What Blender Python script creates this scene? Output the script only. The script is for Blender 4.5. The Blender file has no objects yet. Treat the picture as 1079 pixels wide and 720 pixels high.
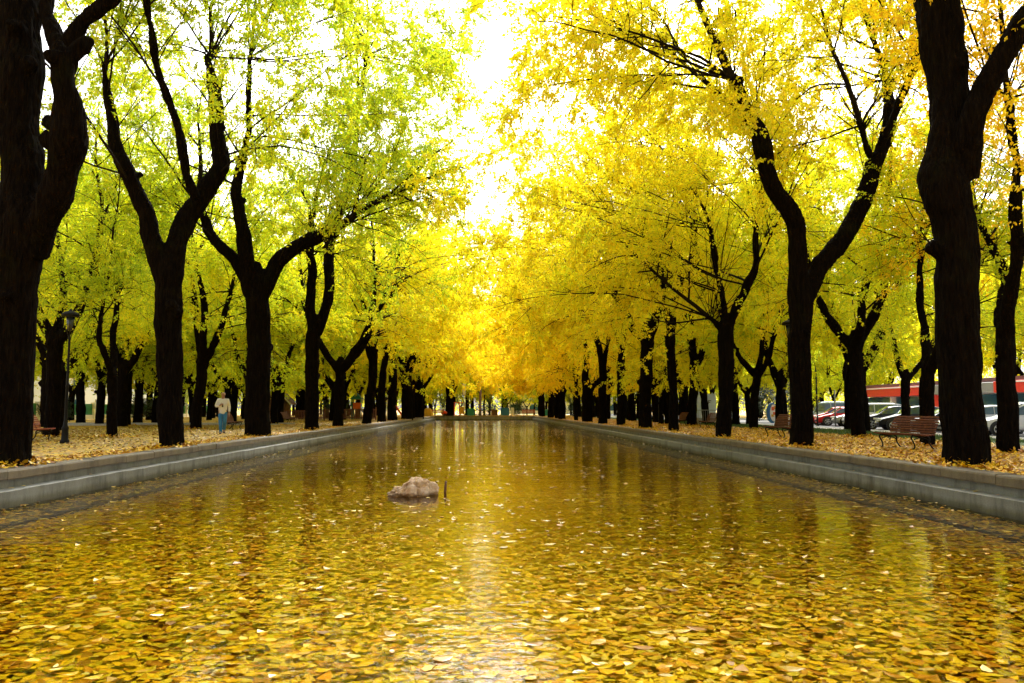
import bpy, bmesh, math, random
import numpy as np
from mathutils import Vector, Matrix

rad = math.radians
rng = np.random.default_rng(11)
random.seed(5)
S = bpy.context.scene
COL = S.collection

# ------------------------------------------------------------------ camera
F = 840.0
CAM = np.array([0.0, 0.0, 1.1])
YAW, PITCH = rad(2.01), rad(4.9)
FWD = np.array([math.sin(YAW) * math.cos(PITCH), math.cos(YAW) * math.cos(PITCH), math.sin(PITCH)])
RGT = np.array([math.cos(YAW), -math.sin(YAW), 0.0])
UPV = np.cross(RGT, FWD)
cd = bpy.data.cameras.new('camera')
cd.sensor_width = 36.0
cd.lens = F / 1079 * 36
cd.clip_start, cd.clip_end = 0.1, 3000
cam = bpy.data.objects.new('camera', cd)
cam.location = CAM
cam.rotation_euler = (math.pi / 2 + PITCH, 0, -YAW)
COL.objects.link(cam)
S.camera = cam


def at(u, v, Y):
    """world point seen at photo pixel (u, v) whose depth along the pool is Y"""
    r = FWD * F + RGT * (u - 539.5) + UPV * (360 - v)
    return CAM + r * (Y / r[1])


def gp(u, v, z=0.0):
    r = FWD * F + RGT * (u - 539.5) + UPV * (360 - v)
    return CAM + r * ((z - CAM[2]) / r[2])


def gx(u, Y, z=0.0):
    p = at(u, 432, Y)
    return np.array([p[0], Y, z])


# ------------------------------------------------------------------ objects
def link(o, parent=None):
    COL.objects.link(o)
    if parent is not None:
        o.parent = parent
    return o


def tag(o, label=None, cat=None, group=None, kind=None):
    if label: o['label'] = label
    if cat: o['category'] = cat
    if group: o['group'] = group
    if kind: o['kind'] = kind
    return o


def empty(name, loc, rz=0.0, scale=1.0):
    o = bpy.data.objects.new(name, None)
    o.empty_display_size = 0.2
    o.location = tuple(float(c) for c in loc)
    o.rotation_euler = (0, 0, rz)
    o.scale = (scale,) * 3
    return link(o)


def mesh_np(name, V, faces, mat=None, smooth=False):
    """faces: list of (M,k) int arrays"""
    me = bpy.data.meshes.new(name)
    V = np.ascontiguousarray(V, dtype=np.float32)
    me.vertices.add(len(V))
    me.vertices.foreach_set('co', V.ravel())
    faces = [np.asarray(f, dtype=np.int32) for f in faces if len(f)]
    loops = np.concatenate([f.ravel() for f in faces])
    sizes = np.concatenate([np.full(len(f), f.shape[1], dtype=np.int32) for f in faces])
    starts = np.concatenate([[0], np.cumsum(sizes)[:-1]]).astype(np.int32)
    me.loops.add(len(loops))
    me.loops.foreach_set('vertex_index', loops)
    me.polygons.add(len(sizes))
    me.polygons.foreach_set('loop_start', starts)
    me.update(calc_edges=True)
    me.polygons.foreach_set('use_smooth', np.full(len(sizes), bool(smooth)))
    if mat: me.materials.append(mat)
    return me


class MB:
    """collects simple shapes into one mesh"""
    def __init__(self):
        self.v, self.f, self.n = [], {}, 0

    def add(self, V, faces):
        V = np.asarray(V, dtype=float).reshape(-1, 3)
        self.v.append(V)
        for f in faces:
            f = np.asarray(f, dtype=np.int32)
            if f.ndim == 1: f = f[None, :]
            self.f.setdefault(f.shape[1], []).append(f + self.n)
        self.n += len(V)
        return self

    def box(self, c, s, rz=0.0, rx=0.0, ry=0.0):
        x, y, z = [a / 2 for a in s]
        V = np.array([[-x, -y, -z], [x, -y, -z], [x, y, -z], [-x, y, -z], [-x, -y, z], [x, -y, z], [x, y, z], [-x, y, z]])
        R = np.array(Matrix.Rotation(rz, 3, 'Z') @ Matrix.Rotation(ry, 3, 'Y') @ Matrix.Rotation(rx, 3, 'X'))
        return self.add(V @ R.T + np.asarray(c), [np.array([[0, 3, 2, 1], [4, 5, 6, 7], [0, 1, 5, 4], [1, 2, 6, 5], [2, 3, 7, 6], [3, 0, 4, 7]])])

    def tube(self, P, R, n=8, cap=True):
        P = np.asarray(P, dtype=float)
        K = len(P)
        R = np.broadcast_to(np.asarray(R, dtype=float), (K,))
        T = np.gradient(P, axis=0)
        T /= np.linalg.norm(T, axis=1)[:, None] + 1e-9
        ref = np.array([0.0, 1.0, 0.0]) if abs(T[0][2]) > 0.7 else np.array([0.0, 0.0, 1.0])
        U = np.cross(T[0], ref); U /= np.linalg.norm(U)
        rings = []
        a = np.arange(n) * 2 * math.pi / n
        for k in range(K):
            U = U - T[k] * U.dot(T[k]); U /= np.linalg.norm(U) + 1e-9
            W = np.cross(T[k], U)
            rings.append(P[k] + R[k] * (np.cos(a)[:, None] * U + np.sin(a)[:, None] * W))
        i = np.arange(n); j = (i + 1) % n
        q = [np.stack([k * n + i, k * n + j, (k + 1) * n + j, (k + 1) * n + i], 1) for k in range(K - 1)]
        fs = [np.concatenate(q)]
        if cap:
            fs += [np.arange(n)[::-1][None, :], (np.arange(n) + (K - 1) * n)[None, :]]
        return self.add(np.concatenate(rings), fs)

    def lathe(self, prof, c=(0, 0, 0), n=16, axis='Z'):
        prof = np.asarray(prof, dtype=float)
        a = np.arange(n) * 2 * math.pi / n
        V = np.concatenate([np.stack([r * np.cos(a), r * np.sin(a), np.full(n, z)], 1) for r, z in prof])
        if axis == 'Y': V = V[:, [0, 2, 1]] * np.array([1, 1, -1])
        if axis == 'X': V = V[:, [2, 0, 1]]
        i = np.arange(n); j = (i + 1) % n
        q = np.concatenate([np.stack([k * n + i, k * n + j, (k + 1) * n + j, (k + 1) * n + i], 1) for k in range(len(prof) - 1)])
        return self.add(V + np.asarray(c), [q])

    def prism(self, poly, axis, lo, hi):
        """poly: 2-D outline; extruded along axis (0, 1 or 2) from lo to hi"""
        poly = np.asarray(poly, dtype=float)
        n = len(poly)
        oth = [k for k in range(3) if k != axis]
        V = np.zeros((2 * n, 3))
        V[:n, oth] = poly; V[n:, oth] = poly
        V[:n, axis] = lo; V[n:, axis] = hi
        i = np.arange(n); j = (i + 1) % n
        return self.add(V, [np.stack([i, j, j + n, i + n], 1), i[::-1][None, :], (i + n)[None, :]])

    def build(self, name, mat, parent=None, smooth=False, bevel=0.0):
        me = mesh_np(name, np.concatenate(self.v), [np.concatenate(x) for x in self.f.values()], mat, smooth)
        bm = bmesh.new(); bm.from_mesh(me)
        bmesh.ops.recalc_face_normals(bm, faces=bm.faces)
        bm.to_mesh(me); bm.free()
        o = link(bpy.data.objects.new(name, me), parent)
        if bevel:
            m = o.modifiers.new('bevel', 'BEVEL'); m.width = bevel; m.segments = 2; m.limit_method = 'ANGLE'
        return o


# ------------------------------------------------------------------ value noise (numpy)
def vnoise(P, seed=0):
    P = np.asarray(P, dtype=float)
    i = np.floor(P).astype(np.int64); f = P - i
    f = f * f * (3 - 2 * f)
    def h(a, b, c):
        n = (a * 374761393 + b * 668265263 + c * 2147483647 + seed * 1274126177) & 0xFFFFFFFF
        n = ((n ^ (n >> 13)) * 1274126177) & 0xFFFFFFFF
        return ((n ^ (n >> 16)) & 0xFFFF) / 65535.0
    out = 0
    for dx in (0, 1):
        for dy in (0, 1):
            for dz in (0, 1):
                w = (f[:, 0] if dx else 1 - f[:, 0]) * (f[:, 1] if dy else 1 - f[:, 1]) * (f[:, 2] if dz else 1 - f[:, 2])
                out = out + w * h(i[:, 0] + dx, i[:, 1] + dy, i[:, 2] + dz)
    return out * 2 - 1


# ------------------------------------------------------------------ materials
def new_mat(name):
    m = bpy.data.materials.new(name)
    m.use_nodes = True
    nt = m.node_tree
    for n in list(nt.nodes): nt.nodes.remove(n)
    out = nt.nodes.new('ShaderNodeOutputMaterial')
    return m, nt, out


def N(nt, t, **kw):
    n = nt.nodes.new('ShaderNode' + t)
    for k, v in kw.items():
        if k in n.inputs and not hasattr(n, k): n.inputs[k].default_value = v
        elif hasattr(n, k): setattr(n, k, v)
        else: n.inputs[k].default_value = v
    return n


def ramp(nt, stops, fac=None, interp='LINEAR'):
    r = nt.nodes.new('ShaderNodeValToRGB')
    r.color_ramp.interpolation = interp
    el = r.color_ramp.elements
    while len(el) > 1: el.remove(el[-1])
    el[0].position = stops[0][0]; el[0].color = (*stops[0][1], 1)
    for p, c in stops[1:]:
        e = el.new(p); e.color = (*c, 1)
    if fac is not None: nt.links.new(fac, r.inputs[0])
    return r


def math_n(nt, op, a, b=None, c=None, clamp=False):
    n = nt.nodes.new('ShaderNodeMath'); n.operation = op; n.use_clamp = clamp
    for k, x in enumerate((a, b, c)):
        if x is None: continue
        if isinstance(x, (int, float)): n.inputs[k].default_value = x
        else: nt.links.new(x, n.inputs[k])
    return n.outputs[0]


def mixc(nt, fac, a, b, mode='MIX'):
    n = nt.nodes.new('ShaderNodeMix'); n.data_type = 'RGBA'; n.blend_type = mode
    for sock, x in ((n.inputs[0], fac), (n.inputs[6], a), (n.inputs[7], b)):
        if isinstance(x, (int, float)): sock.default_value = x
        elif isinstance(x, tuple): sock.default_value = (*x, 1)
        else: nt.links.new(x, sock)
    return n.outputs[2]


def noise(nt, scale, detail=3, rough=0.55, vec=None, dim='3D'):
    n = nt.nodes.new('ShaderNodeTexNoise'); n.noise_dimensions = dim
    n.inputs['Scale'].default_value = scale; n.inputs['Detail'].default_value = detail
    n.inputs['Roughness'].default_value = rough
    if vec is not None: nt.links.new(vec, n.inputs['Vector'])
    return n.outputs['Fac']


def simple(name, col, rough=0.6, metal=0.0, var=0.15, scale=6.0, bump=0.0, spec=0.5, coat=0.0):
    m, nt, out = new_mat(name)
    b = N(nt, 'BsdfPrincipled')
    tc = N(nt, 'TexCoord')
    f = noise(nt, scale, 4, 0.6, tc.outputs['Object'])
    r = ramp(nt, [(0.3, tuple(c * (1 - var) for c in col)), (0.7, tuple(min(1, c * (1 + var)) for c in col))], f)
    nt.links.new(r.outputs[0], b.inputs['Base Color'])
    b.inputs['Roughness'].default_value = rough
    b.inputs['Metallic'].default_value = metal
    b.inputs['Specular IOR Level'].default_value = spec
    b.inputs['Coat Weight'].default_value = coat
    if bump:
        bn = N(nt, 'Bump'); bn.inputs['Strength'].default_value = bump; bn.inputs['Distance'].default_value = 0.02
        nt.links.new(noise(nt, scale * 6, 4, 0.6, tc.outputs['Object']), bn.inputs['Height'])
        nt.links.new(bn.outputs[0], b.inputs['Normal'])
    nt.links.new(b.outputs[0], out.inputs[0])
    return m


def leaf_material():
    m, nt, out = new_mat('autumn_leaf')
    g = N(nt, 'NewGeometry'); oi = N(nt, 'ObjectInfo'); tc = N(nt, 'TexCoord')
    sep = N(nt, 'SeparateColor'); nt.links.new(oi.outputs['Color'], sep.inputs[0])
    rnd = g.outputs['Random Per Island']
    r2 = math_n(nt, 'FRACT', math_n(nt, 'MULTIPLY', rnd, 37.7))
    nz = noise(nt, 0.45, 2, 0.5, tc.outputs['Object'])
    t = math_n(nt, 'ADD', sep.outputs[0], math_n(nt, 'MULTIPLY', math_n(nt, 'SUBTRACT', rnd, 0.5), 0.34))
    t = math_n(nt, 'ADD', t, math_n(nt, 'MULTIPLY', math_n(nt, 'SUBTRACT', nz, 0.5), 0.40), clamp=True)
    rp = ramp(nt, [(0.0, (0.85, 0.34, 0.010)), (0.22, (0.97, 0.68, 0.010)), (0.45, (0.97, 0.835, 0.015)),
                   (0.62, (0.85, 0.835, 0.018)), (0.8, (0.50, 0.65, 0.022)), (1.0, (0.20, 0.38, 0.018))], t)
    val = math_n(nt, 'MULTIPLY_ADD', r2, 0.14, 0.90)
    col = mixc(nt, 1.0, rp.outputs[0], (1, 1, 1), 'MULTIPLY')
    vm = nt.nodes.new('ShaderNodeVectorMath'); vm.operation = 'SCALE'
    nt.links.new(rp.outputs[0], vm.inputs[0]); nt.links.new(val, vm.inputs['Scale'])
    d = N(nt, 'BsdfDiffuse'); tr = N(nt, 'BsdfTranslucent'); gl = N(nt, 'BsdfGlossy', Roughness=0.45)
    nt.links.new(vm.outputs[0], d.inputs[0]); nt.links.new(vm.outputs[0], tr.inputs[0])
    mx = N(nt, 'MixShader'); mx.inputs[0].default_value = 0.58
    nt.links.new(d.outputs[0], mx.inputs[1]); nt.links.new(tr.outputs[0], mx.inputs[2])
    m2 = N(nt, 'MixShader'); m2.inputs[0].default_value = 0.03
    nt.links.new(mx.outputs[0], m2.inputs[1]); nt.links.new(gl.outputs[0], m2.inputs[2])
    nt.links.new(m2.outputs[0], out.inputs[0])
    return m


def litter_leaf_material(name, stops, gloss=0.06, rough=0.35):
    m, nt, out = new_mat(name)
    g = N(nt, 'NewGeometry')
    rnd = g.outputs['Random Per Island']
    r2 = math_n(nt, 'FRACT', math_n(nt, 'MULTIPLY', rnd, 53.3))
    rp = ramp(nt, stops, rnd)
    tc = N(nt, 'TexCoord')
    blot = noise(nt, 22, 3, 0.6, tc.outputs['Object'])
    val = math_n(nt, 'MULTIPLY', math_n(nt, 'MULTIPLY_ADD', r2, 0.5, 0.6), math_n(nt, 'MULTIPLY_ADD', blot, 0.7, 0.65))
    vm = nt.nodes.new('ShaderNodeVectorMath'); vm.operation = 'SCALE'
    nt.links.new(rp.outputs[0], vm.inputs[0]); nt.links.new(val, vm.inputs['Scale'])
    b = N(nt, 'BsdfPrincipled'); b.inputs['Roughness'].default_value = rough
    b.inputs['Specular IOR Level'].default_value = gloss
    nt.links.new(vm.outputs[0], b.inputs['Base Color'])
    nt.links.new(b.outputs[0], out.inputs[0])
    return m


def bark_material():
    m, nt, out = new_mat('elm_bark')
    tc = N(nt, 'TexCoord')
    mp = N(nt, 'Mapping'); mp.inputs['Scale'].default_value = (1, 1, 0.16)
    nt.links.new(tc.outputs['Object'], mp.inputs['Vector'])
    n1 = noise(nt, 16, 5, 0.65, mp.outputs[0])
    n2 = noise(nt, 1.3, 3, 0.6, tc.outputs['Object'])
    vo = N(nt, 'TexVoronoi'); vo.feature = 'DISTANCE_TO_EDGE'; vo.inputs['Scale'].default_value = 13
    nt.links.new(mp.outputs[0], vo.inputs['Vector'])
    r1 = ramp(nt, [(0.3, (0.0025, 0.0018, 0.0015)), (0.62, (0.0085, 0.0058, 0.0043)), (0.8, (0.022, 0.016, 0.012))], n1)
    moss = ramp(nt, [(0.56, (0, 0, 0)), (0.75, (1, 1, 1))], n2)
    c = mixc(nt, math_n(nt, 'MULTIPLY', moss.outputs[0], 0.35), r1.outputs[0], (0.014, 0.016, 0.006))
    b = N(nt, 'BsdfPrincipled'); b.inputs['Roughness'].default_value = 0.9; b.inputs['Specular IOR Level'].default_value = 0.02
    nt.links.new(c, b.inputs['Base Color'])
    h = math_n(nt, 'ADD', math_n(nt, 'MULTIPLY', n1, 0.7), math_n(nt, 'MINIMUM', math_n(nt, 'MULTIPLY', vo.outputs['Distance'], 2.0), 0.5))
    bn = N(nt, 'Bump'); bn.inputs['Strength'].default_value = 0.9; bn.inputs['Distance'].default_value = 0.04
    nt.links.new(h, bn.inputs['Height']); nt.links.new(bn.outputs[0], b.inputs['Normal'])
    nt.links.new(b.outputs[0], out.inputs[0])
    return m


def litter_ground_material(name, base, cover, scale=9.0, stops=None):
    """soil of colour base under a carpet of leaf sized flakes; cover 0..1"""
    m, nt, out = new_mat(name)
    tc = N(nt, 'TexCoord')
    w = N(nt, 'TexNoise'); w.inputs['Scale'].default_value = 6
    nt.links.new(tc.outputs['Object'], w.inputs['Vector'])
    add = nt.nodes.new('ShaderNodeVectorMath'); add.operation = 'MULTIPLY_ADD'
    nt.links.new(w.outputs['Color'], add.inputs[0]); add.inputs[1].default_value = (0.12, 0.12, 0.12)
    nt.links.new(tc.outputs['Object'], add.inputs[2])
    vo = N(nt, 'TexVoronoi'); vo.inputs['Scale'].default_value = scale
    nt.links.new(add.outputs[0], vo.inputs['Vector'])
    sp = N(nt, 'SeparateColor'); nt.links.new(vo.outputs['Color'], sp.inputs[0])
    stops = stops or [(0.0, (0.14, 0.06, 0.010)), (0.25, (0.42, 0.20, 0.012)), (0.5, (0.64, 0.37, 0.014)), (0.75, (0.76, 0.49, 0.018)), (1.0, (0.66, 0.48, 0.07))]
    lr = ramp(nt, stops, sp.outputs[0])
    big = noise(nt, 0.35, 4, 0.6, tc.outputs['Object'])
    cov = math_n(nt, 'ADD', sp.outputs[1], math_n(nt, 'MULTIPLY', math_n(nt, 'SUBTRACT', big, 0.5), 0.9))
    k = ramp(nt, [(max(0, 1 - cover - 0.04), (0, 0, 0)), (min(1, 1 - cover + 0.04), (1, 1, 1))], cov)
    fine = noise(nt, 30, 4, 0.7, tc.outputs['Object'])
    br = ramp(nt, [(0.3, tuple(c * 0.7 for c in base)), (0.7, tuple(c * 1.2 for c in base))], fine)
    c = mixc(nt, k.outputs[0], br.outputs[0], lr.outputs[0])
    b = N(nt, 'BsdfPrincipled'); b.inputs['Roughness'].default_value = 0.75; b.inputs['Specular IOR Level'].default_value = 0.25
    nt.links.new(c, b.inputs['Base Color'])
    bn = N(nt, 'Bump'); bn.inputs['Strength'].default_value = 0.6; bn.inputs['Distance'].default_value = 0.03
    nt.links.new(sp.outputs[2], bn.inputs['Height']); nt.links.new(bn.outputs[0], b.inputs['Normal'])
    nt.links.new(b.outputs[0], out.inputs[0])
    return m


def water_material():
    m, nt, out = new_mat('pool_water')
    tc = N(nt, 'TexCoord')
    mp = N(nt, 'Mapping'); mp.inputs['Scale'].default_value = (0.7, 1.0, 1)
    nt.links.new(tc.outputs['Object'], mp.inputs['Vector'])
    n1 = noise(nt, 5.5, 3, 0.55, mp.outputs[0]); n2 = noise(nt, 1.1, 2, 0.5, mp.outputs[0])
    bn = N(nt, 'Bump'); bn.inputs['Strength'].default_value = 1.0; bn.inputs['Distance'].default_value = 0.008
    nt.links.new(math_n(nt, 'ADD', n1, math_n(nt, 'MULTIPLY', n2, 2.2)), bn.inputs['Height'])
    fr = N(nt, 'Fresnel'); fr.inputs['IOR'].default_value = 1.37
    nt.links.new(bn.outputs[0], fr.inputs['Normal'])
    gl = N(nt, 'BsdfGlossy', Roughness=0.02); nt.links.new(bn.outputs[0], gl.inputs['Normal'])
    tr = N(nt, 'BsdfTransparent'); tr.inputs[0].default_value = (0.95, 0.85, 0.50, 1)
    mx = N(nt, 'MixShader'); nt.links.new(fr.outputs[0], mx.inputs[0])
    nt.links.new(tr.outputs[0], mx.inputs[1]); nt.links.new(gl.outputs[0], mx.inputs[2])
    nt.links.new(mx.outputs[0], out.inputs[0])
    return m


def concrete_material(name, col, stain=0.6):
    m, nt, out = new_mat(name)
    tc = N(nt, 'TexCoord')
    mp = N(nt, 'Mapping'); mp.inputs['Scale'].default_value = (1, 1, 0.3)
    nt.links.new(tc.outputs['Object'], mp.inputs['Vector'])
    a = noise(nt, 2.2, 6, 0.7, mp.outputs[0]); b_ = noise(nt, 45, 4, 0.7, tc.outputs['Object'])
    r = ramp(nt, [(0.3, tuple(c * (1 - stain) for c in col)), (0.5, col), (0.75, tuple(min(1, c * 1.25) for c in col))], a)
    r2 = ramp(nt, [(0.3, (0.6, 0.6, 0.58)), (0.6, (1, 1, 1))], b_)
    c = mixc(nt, 0.8, r.outputs[0], r2.outputs[0], 'MULTIPLY')
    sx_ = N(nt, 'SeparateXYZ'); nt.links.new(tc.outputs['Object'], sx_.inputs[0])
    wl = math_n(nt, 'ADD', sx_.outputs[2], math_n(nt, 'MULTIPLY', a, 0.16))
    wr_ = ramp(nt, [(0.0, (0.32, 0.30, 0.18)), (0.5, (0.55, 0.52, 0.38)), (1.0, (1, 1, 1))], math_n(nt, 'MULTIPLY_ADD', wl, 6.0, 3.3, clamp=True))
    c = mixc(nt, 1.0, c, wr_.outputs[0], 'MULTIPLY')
    b = N(nt, 'BsdfPrincipled'); b.inputs['Roughness'].default_value = 0.6
    nt.links.new(c, b.inputs['Base Color'])
    bn = N(nt, 'Bump'); bn.inputs['Strength'].default_value = 0.5; bn.inputs['Distance'].default_value = 0.01
    nt.links.new(b_, bn.inputs['Height']); nt.links.new(bn.outputs[0], b.inputs['Normal'])
    nt.links.new(b.outputs[0], out.inputs[0])
    return m


def glass_material(name, col=(0.02, 0.03, 0.04)):
    m, nt, out = new_mat(name)
    b = N(nt, 'BsdfPrincipled'); b.inputs['Base Color'].default_value = (*col, 1)
    b.inputs['Roughness'].default_value = 0.05; b.inputs['Specular IOR Level'].default_value = 0.8
    nt.links.new(b.outputs[0], out.inputs[0])
    return m


M = {}
M['leaf'] = leaf_material()
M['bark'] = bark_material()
M['twig'] = simple('twig_bark', (0.014, 0.010, 0.007), 0.9, var=0.3, spec=0.05)
GOLD = [(0.0, (0.20, 0.08, 0.012)), (0.12, (0.50, 0.19, 0.012)), (0.3, (0.74, 0.36, 0.012)), (0.6, (0.86, 0.55, 0.014)), (0.88, (0.86, 0.58, 0.02)), (1.0, (0.84, 0.62, 0.10))]
M['litter_dull'] = litter_leaf_material('dull_fallen_leaf', [(0.0, (0.20, 0.10, 0.02)), (0.15, (0.36, 0.17, 0.02)), (0.4, (0.46, 0.30, 0.022)), (0.75, (0.50, 0.38, 0.03)), (1.0, (0.52, 0.42, 0.10))], 0.3)
M['litter'] = litter_leaf_material('fallen_leaf', GOLD, 0.3)
SUNK = [(0.0, (0.26, 0.12, 0.012)), (0.08, (0.50, 0.22, 0.012)), (0.2, (0.74, 0.34, 0.012)), (0.36, (0.78, 0.48, 0.012)), (0.75, (0.82, 0.58, 0.014)), (0.92, (0.62, 0.54, 0.02)), (1.0, (0.82, 0.66, 0.14))]
M['sunk'] = litter_leaf_material('sunken_leaf', [(a_, (min(.95, b_[0] * 1.02), b_[1] * 1.16, b_[2] * .9)) for a_, b_ in SUNK], 0.2)
FLOAT = [(0.0, (0.45, 0.22, 0.03)), (0.3, (0.70, 0.40, 0.04)), (0.6, (0.78, 0.52, 0.05)), (1.0, (0.80, 0.64, 0.22))]
M['float'] = litter_leaf_material('floating_leaf', FLOAT, 0.25, 0.4)
M['wetfloat'] = litter_leaf_material('wet_floating_leaf', [(a_, tuple(c_ * .60 for c_ in b_)) for a_, b_ in SUNK], 0.3, 0.3)
M['ground'] = litter_ground_material('leafy_ground', (0.20, 0.14, 0.08), 0.86)
M['path'] = litter_ground_material('sandy_path', (0.20, 0.14, 0.095), 0.62, 11)
M['pool_floor'] = litter_ground_material('pool_floor', (0.30, 0.21, 0.025), 0.95, 11.0, [(0.0, (0.34, 0.20, 0.012)), (0.3, (0.54, 0.36, 0.013)), (0.7, (0.70, 0.52, 0.013)), (1.0, (0.72, 0.56, 0.03))])
M['coping'] = concrete_material('coping_stone', (0.15, 0.12, 0.08))
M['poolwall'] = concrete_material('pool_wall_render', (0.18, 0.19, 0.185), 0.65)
M['sill'] = concrete_material('pool_sill', (0.30, 0.22, 0.12), 0.5)
M['water'] = water_material()
M['asphalt'] = simple('asphalt', (0.055, 0.055, 0.058), 0.85, scale=20, bump=0.3)
M['pave'] = simple('pavement', (0.45, 0.43, 0.40), 0.8, scale=8, bump=0.3)
M['lawn'] = simple('lawn_soil', (0.055, 0.095, 0.018), 0.9, var=0.4, scale=5)
M['grass'] = simple('grass_blade', (0.07, 0.14, 0.02), 0.7, var=0.35, scale=3)
M['iron'] = simple('dark_cast_iron', (0.009, 0.009, 0.010), 0.6, var=0.3, spec=0.15)
M['slat'] = simple('brown_bench_slat', (0.13, 0.045, 0.026), 0.7, var=0.35, scale=9, bump=0.2, spec=0.2)
M['slatred'] = simple('reddish_bench_slat', (0.30, 0.06, 0.04), 0.5, var=0.3, scale=9)
M['rock'] = None
M['white'] = simple('white_paint', (0.78, 0.79, 0.80), 0.5, var=0.06)
M['grey'] = simple('grey_metal', (0.32, 0.33, 0.34), 0.45, 0.4, var=0.1)
M['red'] = simple('red_fascia', (0.72, 0.035, 0.02), 0.4, var=0.08)
M['glass'] = glass_material('dark_glass')
M['glassblue'] = glass_material('blue_shop_glass', (0.03, 0.09, 0.14))
M['carglass'] = glass_material('car_glass', (0.02, 0.06, 0.07))
M['green'] = simple('green_panel', (0.02, 0.20, 0.09), 0.6, var=0.2)
M['blue'] = simple('blue_plastic', (0.015, 0.14, 0.40), 0.45, var=0.1)
M['teal'] = simple('teal_plastic', (0.01, 0.20, 0.22), 0.5, var=0.1)
M['orange'] = simple('orange_plastic', (0.75, 0.14, 0.03), 0.45, var=0.1)
M['purple'] = simple('purple_brown_paint', (0.16, 0.06, 0.075), 0.55, var=0.2)
M['pink'] = simple('dusty_pink_paint', (0.36, 0.13, 0.12), 0.6, var=0.15)
M['brownpole'] = simple('rusty_brown_paint', (0.12, 0.05, 0.03), 0.6, var=0.2)
M['panelblue'] = simple('pale_blue_panel', (0.62, 0.74, 0.92), 0.4, var=0.12, scale=1.5)
M['tyre'] = simple('tyre_rubber', (0.015, 0.015, 0.016), 0.8)
M['rim'] = simple('wheel_rim', (0.55, 0.56, 0.58), 0.3, 0.6)
M['lamp'] = simple('headlight', (0.75, 0.78, 0.8), 0.1, var=0.05)
M['black'] = simple('black_trim', (0.01, 0.01, 0.011), 0.5)
M['yellow'] = simple('yellow_tarp', (0.62, 0.36, 0.03), 0.6, var=0.15)

# ------------------------------------------------------------------ trees
def unit(v):
    return v / (np.linalg.norm(v, axis=-1, keepdims=True) + 1e-9)


def catmull(P, R, step=0.3):
    P = np.asarray(P, float); R = np.asarray(R, float)
    if len(P) < 3:
        n = max(2, int(np.linalg.norm(P[-1] - P[0]) / step) + 1)
        t = np.linspace(0, 1, n)[:, None]
        return P[0] * (1 - t) + P[-1] * t, np.linspace(R[0], R[-1], n)
    Q = np.concatenate([[2 * P[0] - P[1]], P, [2 * P[-1] - P[-2]]])
    op, orr = [], []
    for i in range(len(P) - 1):
        a, b, c, d = Q[i:i + 4]
        n = max(2, int(np.linalg.norm(c - b) / step) + 1)
        for t in np.arange(n) / n:
            op.append(0.5 * (2 * b + (c - a) * t + (2 * a - 5 * b + 4 * c - d) * t * t + (3 * b - a - 3 * c + d) * t ** 3))
            orr.append(R[i] * (1 - t) + R[i + 1] * t)
    op.append(P[-1]); orr.append(R[-1])
    return np.array(op), np.array(orr)


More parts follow.
